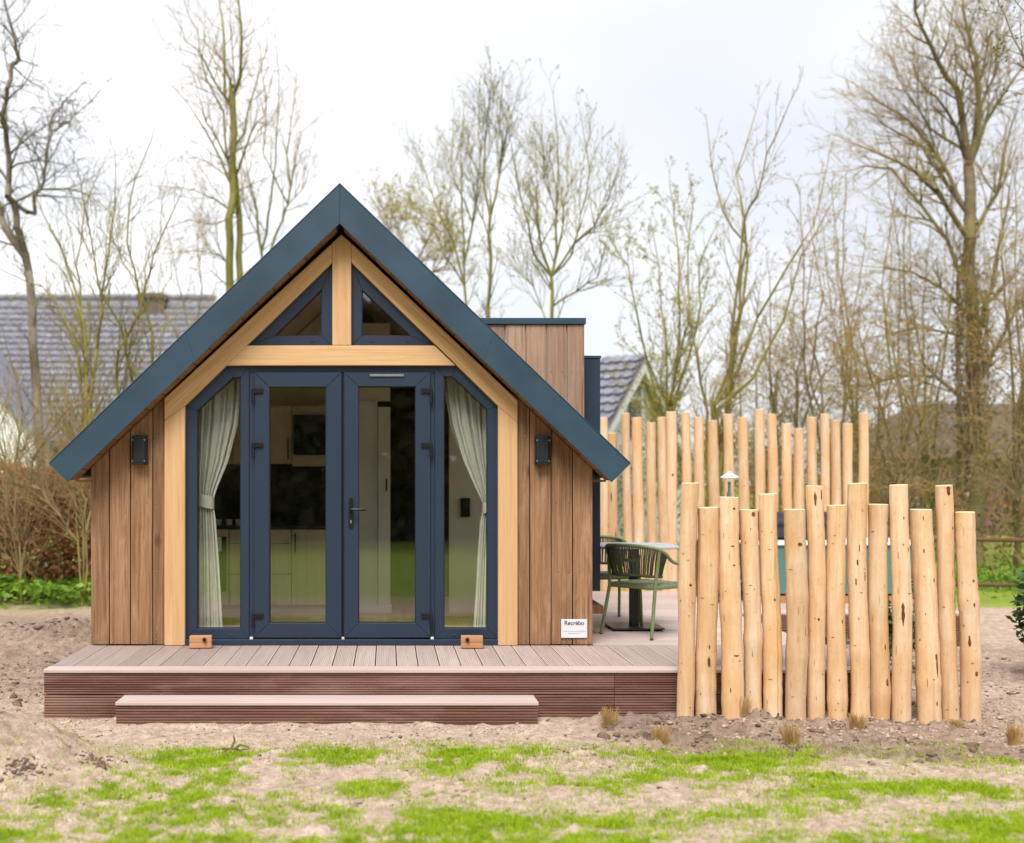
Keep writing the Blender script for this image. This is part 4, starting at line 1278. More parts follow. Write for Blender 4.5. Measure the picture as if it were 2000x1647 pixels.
for px in (1445, 1575):
    m = MB(); x = PX(px, 13.2); m.tube([(x-.02, 13.2, cz), (x+.02, 13.2, cz)], .1575, 24); m.build('strap', M['black'], rc, smooth=True)
ws = thing('tub_steps', (PX(1418, 12.7), 12.85, DECK_Z), 'brown wooden steps at the cabin end of the tub', 'steps')
wx0, wx1 = PX(1388, 12.7), PX(1440, 12.7)
for k, (z, y0, y1) in enumerate(((.25, 12.55, 12.85), (.46, 12.85, 13.15), (.64, 13.15, 13.4))):
    mb = MB(); mb.box(wx0, wx1, y0, y1+.02, DECK_Z+z-.03, DECK_Z+z); mb.build('tread', M['block'], ws, bevel=.003)
for x in (wx0+.01, wx1-.03):
    mb = MB()
    v = [(x, 12.56, DECK_Z), (x, 13.4, DECK_Z), (x, 13.4, DECK_Z+.61), (x, 13.15, DECK_Z+.61), (x, 13.15, DECK_Z+.43), (x, 12.86, DECK_Z+.43), (x, 12.86, DECK_Z+.22), (x, 12.56, DECK_Z+.22)]
    mb.add(v+[(a+.02, b, c) for a, b, c in v], [tuple(range(7, -1, -1)), tuple(range(8, 16))]+[(i, (i+1) % 8, (i+1) % 8+8, i+8) for i in range(8)])
    mb.build('stringer', M['clad'], ws)
fl = thing('flue_pipe', P(1425, 1170, 12.45), 'slim steel pipe with white conical cap rising above the third front pole', 'flue')
fx, fy = PX(1425, 12.45), 12.45
mb = MB(); mb.lathe([(.030, 0), (.030, PZ(962, 12.45)-DECK_Z)], (fx, fy, DECK_Z), 16); mb.build('pipe', M['steel'], fl, smooth=True)
mb = MB(); mb.lathe([(.018, 0), (.018, .11)], (fx, fy, PZ(962, 12.45)), 12); mb.build('inner_tube', M['steel'], fl, smooth=True)
mb = MB(); mb.lathe([(.040, 0), (.040, .16)], (fx, fy, PZ(962, 12.45)), 16); mb.build('clear_sleeve', M['lampglass'], fl, smooth=True)
mb = MB(); mb.lathe([(.095, 0), (.092, .006), (.03, .045), (.004, .066)], (fx, fy, PZ(933, 12.45)), 24); mb.build('cap', M['white'], fl, smooth=True)

# ================================================================== SMALL PLANTS AND LITTER
def tuft(px, py, wpx, hpx, label, group='cut straw-coloured grass tufts along the poles'):
    x, y = G(px, py)
    s = F/y
    n = 150; wd, h = wpx/s/2, hpx/s
    z = float(ground_h(np.array([x]), np.array([y]))[0])-.01
    m = MB()
    for _ in range(n):
        a = random.random()*6.283; r = wd*.55*math.sqrt(random.random())
        bx, by = x+r*math.cos(a), y+r*math.sin(a)*.8
        ln = random.uniform(.55, 1.05)
        tip = (bx+(bx-x)*.9+random.uniform(-.012, .012), by+(by-y)*.9+random.uniform(-.012, .012), z+h*ln)
        m.tube([(bx, by, z), ((bx*.55+tip[0]*.45), (by*.55+tip[1]*.45), z+h*ln*.55), tip], [.0022, .0018, .0009], 3, False)
    o = m.build('grass_tuft', M['straw'])
    tag(o, label, 'grass tuft', group)
tuft(1190, 1420, 38, 40, 'dry straw grass tuft before the deck, left of the poles')
tuft(1290, 1452, 42, 36, 'dry straw grass tuft in front of the first pole, beside a dark clod')
tuft(1447, 1413, 40, 40, 'dry straw grass tuft against the third front pole')
tuft(1545, 1456, 48, 42, 'largest dry straw grass tuft, in front of the sixth pole')
tuft(1673, 1428, 40, 36, 'dry straw grass tuft against the ninth front pole')
tuft(1868, 1420, 30, 20, 'low flattened straw grass tuft under the last poles')
tuft(1980, 1455, 36, 44, 'dry straw grass tuft at the right edge of the ground')
for i, (px, py, sz_) in enumerate(((1247, 1446, .055), (1555, 1466, .045), (1632, 1424, .038), (1372, 1424, .035), (1910, 1432, .03), (1790, 1450, .04), (185, 1512, .06), (45, 1535, .06), (55, 1247, .10), (140, 1233, .07), (1975, 1487, .035))):
    x, y = G(px, py)
    n = 60
    n = 150
    pts = np.column_stack([rng.normal(x, sz_*.95, n), rng.normal(y, sz_*.8, n)])
    clods('turf_clod', pts, sz_*(.06+.20*rng.random(n)**3), M['clod'], 'clump of crumbled dark sod, number', 'soil clump')
    o = bpy.context.scene.objects[-1]
CL = ['dark crumbled sod beside the second straw tuft','dark sod at the foot of the largest straw tuft','dark soil lump between the eighth and ninth poles','grey soil lump before the second pole',
 'dark soil lump before the second last pole','thin sod crumbs on the bare soil before the poles at right','brown sod lying on the slope of the sand heap','dark sod at the left edge on the sand heap',
 'large dark sod left of the deck behind its corner','dark sod on the bare soil by the cabin left wall','dark weed clump low at the right edge']
for o, l in zip(sorted([o for o in S.objects if o.name.startswith('turf_clod')], key=lambda o: o.name), CL):
    o['label'] = l; o['kind'] = 'stuff'
x, y = G(458, 1470)
rt = thing('fallen_root', (x, y, 0), 'small dark forked root lying on the grass in front of the step', 'root')
zz = float(ground_h(np.array([x]), np.array([y]))[0])
mb = MB()
for pts in ([(-.07,0,.01),(-.02,0,.035),(.03,.01,.02),(.10,.02,.03)],[(-.02,0,.035),(0,.01,.075),(-.005,.0,.11)],[(0,0,.03),(.035,-.02,.06),(.09,-.02,.045)],[(.03,.01,.02),(.05,-.03,.0),(.09,-.05,.01)],[(-.03,.0,.03),(-.07,-.03,.04)]):
    mb.tube([(x+a, y+b, zz+c) for a, b, c in pts], [.008, .007, .005, .003][:len(pts)], 5)
mb.build('root_wood', M['bark_grey'], rt)
x, y = G(1063, 1398)
zz = float(ground_h(np.array([x]), np.array([y]))[0])
mb = MB()
vs = []
for j in range(5):
    u = j/4; wd = .028*math.sin(math.pi*(.08+.86*u))
    for i, s_ in enumerate((-1, 0, 1)): vs.append((x+s_*wd+.01*u, y-.01+.02*abs(s_)+.015*u*u, zz+.004+u*.075-.006*(s_ == 0)))
mb.add(vs, [(j*3+i, j*3+i+1, j*3+i+4, j*3+i+3) for j in range(4) for i in range(2)])
dlf = mb.build('dead_leaf', M['leaf_dead'], None, smooth=True)
tag(dlf, 'curled orange dead leaf at the right end of the step', 'leaf')
dlf.modifiers.new('thickness', 'SOLIDIFY').thickness = .0015

def leafcloud(n, sampler, size, flat=.5, aspect=.55, fold=.25):
    """n folded leaf blades: 2 quads each; sampler gives centres"""
    c = sampler(n)
    n = len(c)
    d = rng.normal(size=(n, 3)); d[:, 2] *= flat; d /= np.linalg.norm(d, axis=1)[:, None]
    t = rng.normal(size=(n, 3)); s = np.cross(d, t); s /= np.linalg.norm(s, axis=1)[:, None]
    u = np.cross(s, d)
    ln = (size*(.6+.8*rng.random(n)))[:, None]
    w_ = ln*aspect*.5
    a, b = c-d*ln*.5, c+d*ln*.5
    l, r = c+s*w_+u*ln*fold*.3, c-s*w_+u*ln*fold*.3
    v = np.stack([a, r, b, l], 1).reshape(-1, 3)
    i = np.arange(n)*4
    f = np.concatenate([np.stack([i, i+1, i+2], -1), np.stack([i, i+2, i+3], -1)])
    return v, f
def shrub(name, x, y, h, wx, wy, leaf, n, mat, label, cat='shrub', group=None, z0=0, stems=9, tone=None):
    o = thing(name, (x, y, z0), label, cat, group)
    rng = np.random.default_rng(int(x*1000))
    cl = [(np.clip(rng.normal(0, .42, 2), -.85, .85)*[wx, wy]*(1.15-.5*hh), hh*h, rng.uniform(.16, .32)) for hh in np.linspace(.15, .95, 22)]
    def smp(n):
        k = rng.integers(0, len(cl), n)
        p = rng.normal(size=(n, 3)); p /= np.linalg.norm(p, axis=1)[:, None]; p *= (rng.random(n)**.4)[:, None]
        cx = np.array([c[0] for c in cl])[k]; ch = np.array([c[1] for c in cl])[k]; cr = np.array([c[2] for c in cl])[k]
        q = np.column_stack([cx[:, 0]+p[:, 0]*cr*wx*1.5, cx[:, 1]+p[:, 1]*cr*wy*1.5, ch+p[:, 2]*cr*h*.8])
        q[:, 2] = np.clip(q[:, 2], .03, h*1.08)
        return q
    v, f = leafcloud(n, smp, leaf)
    link('foliage', np_mesh('foliage', v, f, mat), (x, y, z0), o)
    m = MB()
    for c in cl[:stems]:
        m.tube([(0, 0, 0), (c[0][0]*.4, c[0][1]*.4, c[1]*.5), (c[0][0], c[0][1], c[1])], [.010, .007, .003], 5)
    me = m.mesh('stems', M['twig_brown']); link('stem', me, (x, y, z0), o)
    return o
shrub('laurel_shrub', 5.47, 9.75, .86, .46, .4, .07, 3200, M['laurel'], 'glossy dark green shrub at the right edge of the picture')
shrub('leafy_shrub', 4.40, 9.95, .80, .20, .2, .065, 800, M['variegated'], 'pale-edged leafy shrub behind the second last front pole')
shrub('leafy_shrub', 4.08, 10.0, .66, .20, .2, .06, 900, M['laurel'], 'dark green shrub seen between the eleventh and twelfth poles')
shrub('leafy_shrub', 3.72, 10.3, .62, .17, .2, .055, 600, M['variegated'], 'small pale-leaved shrub seen between the eighth and ninth poles')
shrub('leafy_shrub', 3.62, 9.85, .36, .17, .15, .05, 500, M['laurel'], 'low green shrub just beyond the deck edge, behind the eighth pole')

# green leaf carpet left of the cabin
def carpet(n):
    p = np.column_stack([rng.uniform(-8, -2.3, n), rng.uniform(14.3, 18.5, n)])
    k = fbm(p[:, 0], p[:, 1], .9, 44, 3)
    p = p[(rng.random(n) < np.clip((k-.22)*2.6, 0, 1)) & (p[:, 1] > 14.35+.7*vnoise(p[:, 0], p[:, 1]*0, 1.4, 5))]
    top = .10+.38*fbm(p[:, 0], p[:, 1], 1.6, 45, 3)
    return np.column_stack([p, top*rng.random(len(p))**.4])
v, f = leafcloud(26000, carpet, .085, .35, .7)
tag(link('ground_cover', np_mesh('ground_cover', v, f, M['cover_green']), (0, 0, 0)), 'bright green leafy ground cover left of the cabin', 'ground cover', kind='stuff')
def carpet2(n):
    p = np.column_stack([rng.uniform(5.4, 14, n), rng.uniform(16.4, 19.5, n)])
    k = fbm(p[:, 0], p[:, 1], .8, 54, 3)
    p = p[rng.random(n) < np.clip((k-.3)*2.2, 0, 1)]
    return np.column_stack([p, .45*rng.random(len(p))**1.5*fbm(p[:, 0], p[:, 1], 1.6, 47, 3)])
v, f = leafcloud(12000, carpet2, .075, .4, .6)
tag(link('low_weeds', np_mesh('low_weeds', v, f, M['cover_green']), (0, 0, 0)), 'low green weeds below the rusty rail fence at right', 'weeds', kind='stuff')

# rusty rail fence at the right
rf = thing('rail_fence', (9, 16, 0), 'rusty two-rail pipe fence behind the poles at right', 'fence')
for py in (1055, 1143):
    mb = MB(); z = PZ(py, 16.0)
    mb.tube([(PX(1600, 16), 16, z), (7.5, 16, z+.01), (9.0, 16, z-.01), (14, 16, z)], .030 if py == 1055 else .026, 8); mb.build('rail', M['rust'], rf, smooth=True)
for px in (1606, 1842, 2090, 2330):
    mb = MB(); x = PX(px, 16.06); mb.tube([(x, 16.06, -.1), (x, 16.06, .86)], .035, 8); mb.build('post', M['rust'], rf, smooth=True)

# ================================================================== TREES
def seg_mesh(name, segs, mat, sides=3):
    """segs: array n x 8 (p0, p1, r0, r1) -> tapered open prisms"""
    s = np.asarray(segs, dtype=np.float64)
    p0, p1, r0, r1 = s[:, 0:3], s[:, 3:6], s[:, 6], s[:, 7]
    d = p1-p0; ln = np.linalg.norm(d, axis=1)[:, None]+1e-9; d /= ln
    ref = np.where(np.abs(d[:, 2:3]) < .9, np.array([[0, 0, 1.0]]), np.array([[1.0, 0, 0]]))
    u = np.cross(d, ref); u /= np.linalg.norm(u, axis=1)[:, None]
    q = np.cross(d, u)
    p1 = p1+d*r1[:, None]*.35
    an = np.arange(sides)*2*np.pi/sides
    o = u[:, None, :]*np.cos(an)[None, :, None]+q[:, None, :]*np.sin(an)[None, :, None]
    v = np.concatenate([p0[:, None]+o*r0[:, None, None], p1[:, None]+o*r1[:, None, None]], 1).reshape(-1, 3)
    b = (np.arange(len(s))*2*sides)[:, None]
    k = np.arange(sides); k2 = (k+1) % sides
    f = np.stack([b+k, b+k2, b+k2+sides, b+k+sides], -1).reshape(-1, 4)
    me = np_mesh(name, v, f, mat)
    me.polygons.foreach_set('use_smooth', [True]*len(me.polygons))
    return me
class Tree:
    def __init__(self, seed):
        self.r = random.Random(seed)
        self.thick, self.thin, self.tips, self.nodes = [], [], [], []
    def put(self, a, b, ra, rb):
        (self.thick if ra > .016 else self.thin).append((*a, *b, ra, rb))
    def limb(self, pts, r0, r1, n_sub, ln, lvl, spread=.75, up=.25, start=.15, rmin=.0036, droop=0.0, wig=.10):
        """follow a given 3-D polyline (wavy), then carry side branches"""
        r = self.r
        r0, r1 = r0*.74, r1*.8
        P_ = [Vector(p) for p in pts]
        if self.nodes:                        # join the limb to the wood it springs from
            q = min(self.nodes, key=lambda n_: (n_-P_[0]).length_squared)
            if (q-P_[0]).length < .7: P_[0] = q.copy()
        fine = []
        for i in range(len(P_)-1):
            a, b = P_[i], P_[i+1]
            k = max(2, int((b-a).length/.35))
            for j in range(k): fine.append(a.lerp(b, j/k))
        fine.append(P_[-1])
        n = len(fine)
        for i in range(1, n-1): fine[i] = fine[i]+Vector((r.gauss(0, .012), r.gauss(0, .03), r.gauss(0, .008)))
        rad = [r0+(r1-r0)*(i/(n-1)) for i in range(n)]
        self.nodes += [q.copy() for q in fine]
        for i in range(n-1): self.put(fine[i], fine[i+1], rad[i], rad[i+1])
        for k in range(n_sub):
            t = start+(1-start)*((k+r.random())/n_sub)
            i = min(n-2, int(t*(n-1)))
            d = (fine[i+1]-fine[i]).normalized()
            self.side(fine[i], d, rad[i], ln*(1.15-.65*t)*r.uniform(.6, 1.3), lvl, spread, up, rmin, droop, wig)
        if lvl > 0: self.grow(fine[-1], (fine[-1]-fine[-2]).normalized(), ln*.55, r1, lvl, spread, up, rmin, droop, wig)
    def side(self, p, d, rp, ln, lvl, spread, up, rmin, droop, wig):
        r = self.r
        v = Vector((r.gauss(0, 1), r.gauss(0, 1), r.gauss(0, 1))); v = (v-d*v.dot(d))
        if v.length < 1e-3: return
        v.normalize()
        a = spread*r.uniform(.6, 1.35)
        nd = (d*math.cos(a)+v*math.sin(a)+Vector((0, 0, up*r.random()))).normalized()
        self.grow(p, nd, ln, max(rmin, min(rp*.55, .010+ln*.010)), lvl, spread, up, rmin, droop, wig)
    def grow(self, p, d, ln, rad, lvl, spread, up, rmin, droop, wig):
        r = self.r
        n = max(2, min(7, int(ln/.16)))
        st = ln/n
        kids = []
        for i in range(n):
            q = p+d*st
            ra, rb = rad*(1-.62*i/n), rad*(1-.62*(i+1)/n)
            self.put(p, q, max(rmin*.75, ra), max(rmin*.65, rb))
            if lvl > 0:
                m = 2 if r.random() < .55 else 1
                for _ in range(m):
                    if i > 0 or r.random() < .4: kids.append((q, d.copy(), ra, ln*r.uniform(.32, .62)))
            p = q
            d = (d+Vector((r.gauss(0, wig), r.gauss(0, wig), r.gauss(0, wig)+up*.12-droop))).normalized()
        self.tips.append((p.x, p.y, p.z))
        for q, dd, ra, l in kids:
            self.side(q, dd, ra, l, lvl-1, spread, up, rmin, droop*1.8, wig)
    def build(self, name, base, label, mats, buds=0, budmat=None, budsize=.05, group=None, cat='tree'):
        o = thing(name, base, label, cat, group)
        if self.thick: link('trunk', self._off(seg_mesh('trunk', self.thick, M[mats[0]], 7), base), base, o)
        if self.thin: link('crown', self._off(seg_mesh('crown', self.thin, M[mats[1]], 3), base), base, o)
        if buds:
            al = np.array(self.thin)[:, 3:6]
            pick = al[rng.integers(0, len(al), buds)]+rng.normal(0, .02, (buds, 3))
            v, f = leafcloud(buds, lambda n: pick, budsize, .8, .5)
            link('buds', self._off(np_mesh('buds', v, f, M[budmat or 'bud']), base), base, o)['kind'] = 'stuff'
        NSEG[0] += len(self.thick)*14+len(self.thin)*6
        return o
    def _off(self, me, base):
        me.transform(Matrix.Translation((-base[0], -base[1], -base[2]))); return me
NSEG = [0]
def pl(Y, pts, dy=0.0, seed=0):
    r = random.Random(seed)
    out_, y = [], Y
    for i, (px, py) in enumerate(pts):
        s = F/Y
        f = y/Y                               # keep the pixel position while the limb wanders in depth
        out_.append(P(px, py, y))
        y += dy+r.uniform(-.15, .15)
    return out_
def base_of(Y, px): return (PX(px, Y), Y, 0)
def gpix(Y): return CY+CH*F/Y

# --- old birch at the left edge
Y = 21.0
t = Tree(1)
t.limb(pl(Y, [(88, gpix(Y)), (80, 900), (70, 760), (63, 640), (60, 560), (50, 500)], 0, 1), .125, .09, 14, .8, 2, .9, .1)
t.limb(pl(Y, [(50, 500), (22, 464), (4, 425), (-6, 391)], .1, 2), .11, .07, 8, .9, 2, .9, .1)
t.limb(pl(Y, [(52, 505), (37, 446), (27, 395), (15, 384), (18, 333), (13, 275), (9, 227), (16, 173), (25, 129), (36, 118), (31, 80), (14, 22), (6, -40)], -.03, 3), .085, .025, 26, 1.1, 2, .9, 0, .2, .004, .05)
t.limb(pl(Y, [(27, 395), (50, 415), (66, 417), (69, 384), (84, 355), (89, 319), (98, 275), (98, 257), (104, 227), (122, 206), (134, 190)], .05, 4), .055, .016, 22, 1.0, 2, .9, .05, .3, .004, .05)
t.limb(pl(Y, [(98, 257), (113, 249), (138, 238), (160, 213), (193, 180)], .1, 5), .026, .010, 14, .9, 2, .9, 0, .2, .004, .07)
t.limb(pl(Y, [(36, 388), (73, 371), (106, 366), (157, 373), (185, 390)], -.1, 6), .028, .012, 14, .9, 2, .8, .1, .2, .004, .04)
t.build('birch_tree', base_of(Y, 88), 'gnarled pale birch at the left edge', ('bark_birch', 'twig_grey'))

# --- yellow-green coppiced willows at left
def multi(seed, Y, px, stems, name, label, mats, sub=14, ln=1.0, lvl=2, r0=.045, spread=.6, up=.35, buds=0, group=None, budmat=None, budsize=.05, wig=.1):
    t = Tree(seed)
    for i, pts in enumerate(stems):
        t.limb(pl(Y, [(px+(pts[0][0]-px)*.25, gpix(Y))]+pts, random.Random(seed+i).uniform(-.15, .15), seed+i), r0, .012, sub, ln, lvl, spread, up, .18, .0036, 0, wig)
    return t.build(name, base_of(Y, px), label, mats, buds, budmat, budsize, group)
multi(20, 17.5, 165, [[(168, 780), (164, 640), (142, 555), (124, 493), (98, 446), (69, 380)], [(178, 800), (189, 683), (200, 610), (198, 573), (211, 500), (219, 446), (225, 380)],
      [(160, 800), (150, 690), (120, 600), (80, 560), (30, 540)], [(172, 800), (165, 690), (155, 600), (150, 520), (160, 440), (180, 370)]],
      'willow_tree', 'yellow-green willow with fanned stems left of the roof', ('bark_willow', 'twig_olive'), 24, 1.0, 2)
multi(30, 18.0, 262, [[(300, 740), (299, 646), (270, 573), (262, 530), (248, 475), (250, 400), (285, 300)], [(230, 740), (233, 683), (262, 628), (285, 560), (300, 500), (330, 430)],
      [(262, 760), (240, 640), (190, 560), (180, 470), (165, 400)]],
      'willow_tree', 'yellow-green willow against the chimney of the left house', ('bark_willow', 'twig_olive'), 22, 1.0, 2)
multi(40, 15.5, 40, [[(50, 1000), (60, 900), (110, 830), (150, 780)], [(20, 1000), (10, 900), (-20, 800)], [(60, 1010), (95, 960), (140, 900), (170, 850)], [(35, 1000), (30, 900), (45, 800), (20, 700)]],
      'hazel_bush', 'tan leafless bush at the left edge in front of the hedge', ('bark_willow', 'twig_brown'), 24, .8, 2, .022)
multi(46, 15.2, 160, [[(165, 1050), (170, 980), (140, 930), (120, 880)], [(150, 1060), (120, 1010), (80, 960), (40, 930)], [(172, 1040), (180, 960), (175, 900), (150, 850)]],
      'hazel_bush', 'tan leafless bush against the left wall of the cabin', ('bark_willow', 'twig_brown'), 20, .7, 2, .022)

# --- tall twin-stemmed tree and its neighbour behind the roof
Y = 22.0
t = Tree(50)
t.limb(pl(Y, [(449, gpix(Y)), (448, 700), (449, 560), (450, 430), (455, 380), (455, 300), (455, 215)], 0, 51), .125, .075, 10, .9, 2, .9, .2, .45)
t.limb(pl(Y, [(470, gpix(Y)), (470, 700), (469, 540), (467, 420), (460, 350)], 0, 52), .10, .07, 6, .9, 2, .9, .2, .5)
for k, (pts, r0) in enumerate([([(455,215),(440,190),(438,120),(437,60),(428,10),(424,-60)], .05), ([(456,215),(470,150),(472,80),(468,10),(465,-70)], .055), ([(455,370),(430,310),(400,250),(365,200),(335,165)], .035),
    ([(450,355),(425,270),(405,240),(390,190)], .03), ([(448,220),(420,160),(395,110),(365,80),(345,40)], .03), ([(464,340),(490,260),(515,225),(530,160)], .032), ([(462,320),(478,260),(490,200),(512,130),(522,70)], .03),
    ([(450,420),(420,390),(380,370),(330,365)], .025), ([(450,520),(430,500),(400,490),(345,493)], .03), ([(455,300),(435,220),(400,150),(385,60),(360,0)], .028), ([(450,430),(415,440),(370,430),(340,440)], .02), ([(458,260),(458,180),(456,100),(450,30)], .03)]):
    t.limb(pl(Y, pts, random.Random(k).uniform(-.3, .3), 60+k), r0, .010, 12, .8, 2, .75, .2, .15)
t.build('alder_tree', base_of(Y, 452), 'tall twin-stemmed bare tree rising left of the roof ridge', ('bark_green', 'twig_brown'))
Y = 24.0
t = Tree(70)
for k, (pts, r0) in enumerate([([(525, gpix(Y)),(522,700),(512,490),(525,420),(532,365),(540,270),(545,190),(540,100)], .075), ([(512,500),(502,430),(500,400),(485,340),(478,290)], .04), ([(520,520),(550,430),(560,400),(575,330),(590,260),(625,225)], .04),
    ([(532,365),(560,300),(575,200),(585,120)], .03), ([(530,380),(515,300),(520,200),(510,120)], .025), ([(505,470),(475,400),(470,330)], .02), ([(560,400),(590,370),(605,300)], .02)]):
    t.limb(pl(Y, pts, random.Random(k+3).uniform(-.3, .3), 75+k), r0, .009, 11, .85, 2, .65, .35, .3 if k else .5)
t.build('alder_tree', base_of(Y, 525), 'bare tree just left of the roof ridge, shorter than its twin-stemmed neighbour', ('bark_green', 'twig_brown'))

# --- young trees behind the right roof slope
Y = 22.5
t = Tree(90)
for k, (pts, r0) in enumerate([([(912, gpix(Y)),(911,700),(910,600),(905,470),(902,370),(900,290),(905,230)], .07), ([(908,540),(885,470),(860,420),(832,340),(815,300)], .032), ([(906,490),(930,400),(940,300),(935,230)], .03), ([(908,560),(870,500),(845,440),(800,400)], .025), ([(904,430),(880,330),(885,250)], .022)]):
    t.limb(pl(Y, pts, random.Random(k+5).uniform(-.3, .3), 92+k), r0, .009, 16, .85, 2, .6, .45, .3 if k else .45)
t.build('birch_tree', base_of(Y, 912), 'bare young tree above the right roof slope, widest spread to the left', ('bark_green', 'twig_olive'), 1300, 'bud', .04)
Y = 21.5
t = Tree(100)
for k, (pts, r0) in enumerate([([(953, gpix(Y)),(953,700),(955,600),(958,500),(957,425)], .06), ([(957,425),(975,340),(990,270),(1010,190)], .034), ([(957,425),(945,360),(950,280),(955,200),(958,170)], .032), ([(956,470),(930,400),(920,330)], .02), ([(985,300),(975,240),(980,185)], .018)]):
    t.limb(pl(Y, pts, random.Random(k+9).uniform(-.3, .3), 102+k), r0, .009 if k else .036, 13, .75, 2, .55, .45, .3 if k else .6)
t.build('birch_tree', base_of(Y, 953), 'slim straight young tree with a high fork, between two bushier ones', ('bark_green', 'twig_grey'), 700, 'bud', .045)
Y = 21.0
t = Tree(110)
for k, (pts, r0) in enumerate([([(1080, gpix(Y)),(1078,700),(1077,600),(1080,540),(1086,490),(1087,420),(1088,330),(1083,210)], .085), ([(1080,540),(1056,480),(1050,400),(1048,340)], .035), ([(1078,545),(1045,500),(1030,440),(1010,350),(1000,290)], .032), ([(1084,530),(1120,480),(1160,440),(1185,395),(1198,360)], .032),
    ([(1086,520),(1100,440),(1106,370),(1108,300)], .03), ([(1084,540),(1115,500),(1135,420),(1150,330),(1140,260)], .028), ([(1095,620),(1125,570),(1165,540),(1185,470)], .028), ([(1088,420),(1065,350),(1060,280)], .02), ([(1070,640),(1040,560),(1000,520)], .02)]):
    t.limb(pl(Y, pts, random.Random(k+11).uniform(-.3, .3), 112+k), r0, .009, 17, .85, 2, .6, .4, .3 if k else .45)
t.build('hornbeam_tree', base_of(Y, 1080), 'bare young tree above the flat dormer roof with many budding twigs', ('bark_green', 'twig_olive'), 2000, 'bud', .04)
Y = 27.0
t = Tree(120)
for k, (pts, r0) in enumerate([([(790, gpix(Y)),(785,600),(790,480),(770,420)], .07), ([(790,560),(830,480),(850,430)], .04), ([(788,540),(760,450),(745,400)], .04), ([(800,560),(870,520),(890,470)], .04)]):
    t.limb(pl(Y, pts, 0, 122+k), r0, .012, 20, 1.1, 2, .8, .3, .3)
t.build('round_headed_tree', base_of(Y, 790), 'low twiggy treetop just right of the roof ridge', ('bark_grey', 'twig_brown'), 2200, 'bud', .07)

# --- yellow-budded multi-stemmed trees behind the rear poles
multi(130, 20.0, 1300, [[(1310, 780), (1330, 620), (1326, 540), (1320, 430), (1312, 385)], [(1290, 800), (1268, 720), (1240, 600), (1225, 520), (1192, 465)], [(1302, 790), (1300, 650), (1290, 560), (1280, 480)],
      [(1310, 800), (1350, 690), (1370, 600), (1365, 520), (1390, 460)], [(1305, 790), (1345, 620), (1340, 500), (1350, 430)]],
      'sallow_tree', 'yellow-budded many-stemmed tree behind the rear poles, nearest the cabin', ('bark_green', 'twig_olive'), 24, .8, 2, .045, .6, .4, 9000, budsize=.04)
multi(145, 19.0, 1385, [[(1392, 800), (1430, 700), (1450, 600), (1460, 510), (1452, 430), (1440, 340), (1470, 240)], [(1400, 800), (1470, 740), (1530, 630), (1568, 500), (1612, 420)], [(1378, 800), (1360, 690), (1340, 600), (1330, 540)],
      [(1395, 790), (1440, 720), (1480, 620), (1540, 520), (1590, 440), (1610, 350)], [(1452, 430), (1480, 380), (1500, 300), (1530, 230)], [(1455, 480), (1410, 410), (1390, 330), (1385, 280)]],
      'sallow_tree', 'wide-forked green-barked tree in the middle behind the rear poles', ('bark_green', 'twig_brown'), 19, .8, 2, .055, .6, .35, 2600, budsize=.035)
# --- brown thicket towards the right
for j, (px, YY_, top, seed) in enumerate(((1545, 21, 560, 160), (1625, 19.5, 430, 170), (1700, 22, 380, 180), (1760, 18.5, 520, 190), (1820, 24, 330, 200), (1985, 18, 250, 220), (2060, 21, 200, 230), (1480, 24, 600, 240))):
    rr = random.Random(seed)
    stems = []
    for k in range(5):
        dx = rr.uniform(-95, 95)
        tp_ = top+rr.uniform(-30, 190)
        x1 = px+dx
        stems.append([(px+dx*.12, 960), (px+dx*.35+rr.uniform(-14, 14), 860), (px+dx*.6+rr.uniform(-18, 18), 740), (px+dx*.85+rr.uniform(-20, 20), (tp_+740)/2), (x1, tp_)])
    lab = ['brown thicket tree behind the rear poles, left of the tangled ones', 'brown tangled tree behind the right end of the rear poles', 'brown tangled tree right of the last rear pole', 'dark low tangled tree in front of the far brown roof',
           'tall thin brown tree between the thicket and the great tree', 'brown leaning tree at the right edge', 'brown tall tree cut by the right edge', 'faint thin tree far behind the middle rear poles'][j]
    multi(seed, YY_, px, stems, 'thicket_tree', lab, (('bark_green', 'twig_brown'), ('bark_grey', 'twig_brown'))[j % 2], 27, .9, 2, .04, .9, .08, 1500 if j % 2 else 2200, 'thicket trees at right', 'beech' if j % 2 else 'bud', .04, .22)
multi(340, 27.0, 372, [[(372, 800), (368, 640), (350, 560), (335, 480), (320, 420)], [(376, 800), (385, 650), (395, 560), (385, 470), (395, 400)], [(370, 800), (355, 680), (330, 620), (300, 570)]],
      'thicket_tree', 'faint brown tree hiding the right end of the left house roof', ('bark_green', 'twig_brown'), 24, 1.1, 2, .05, .8, .2, 900, 'thicket trees at right', 'bud', .05, .18)['group'] = 'thicket trees behind the cabin'
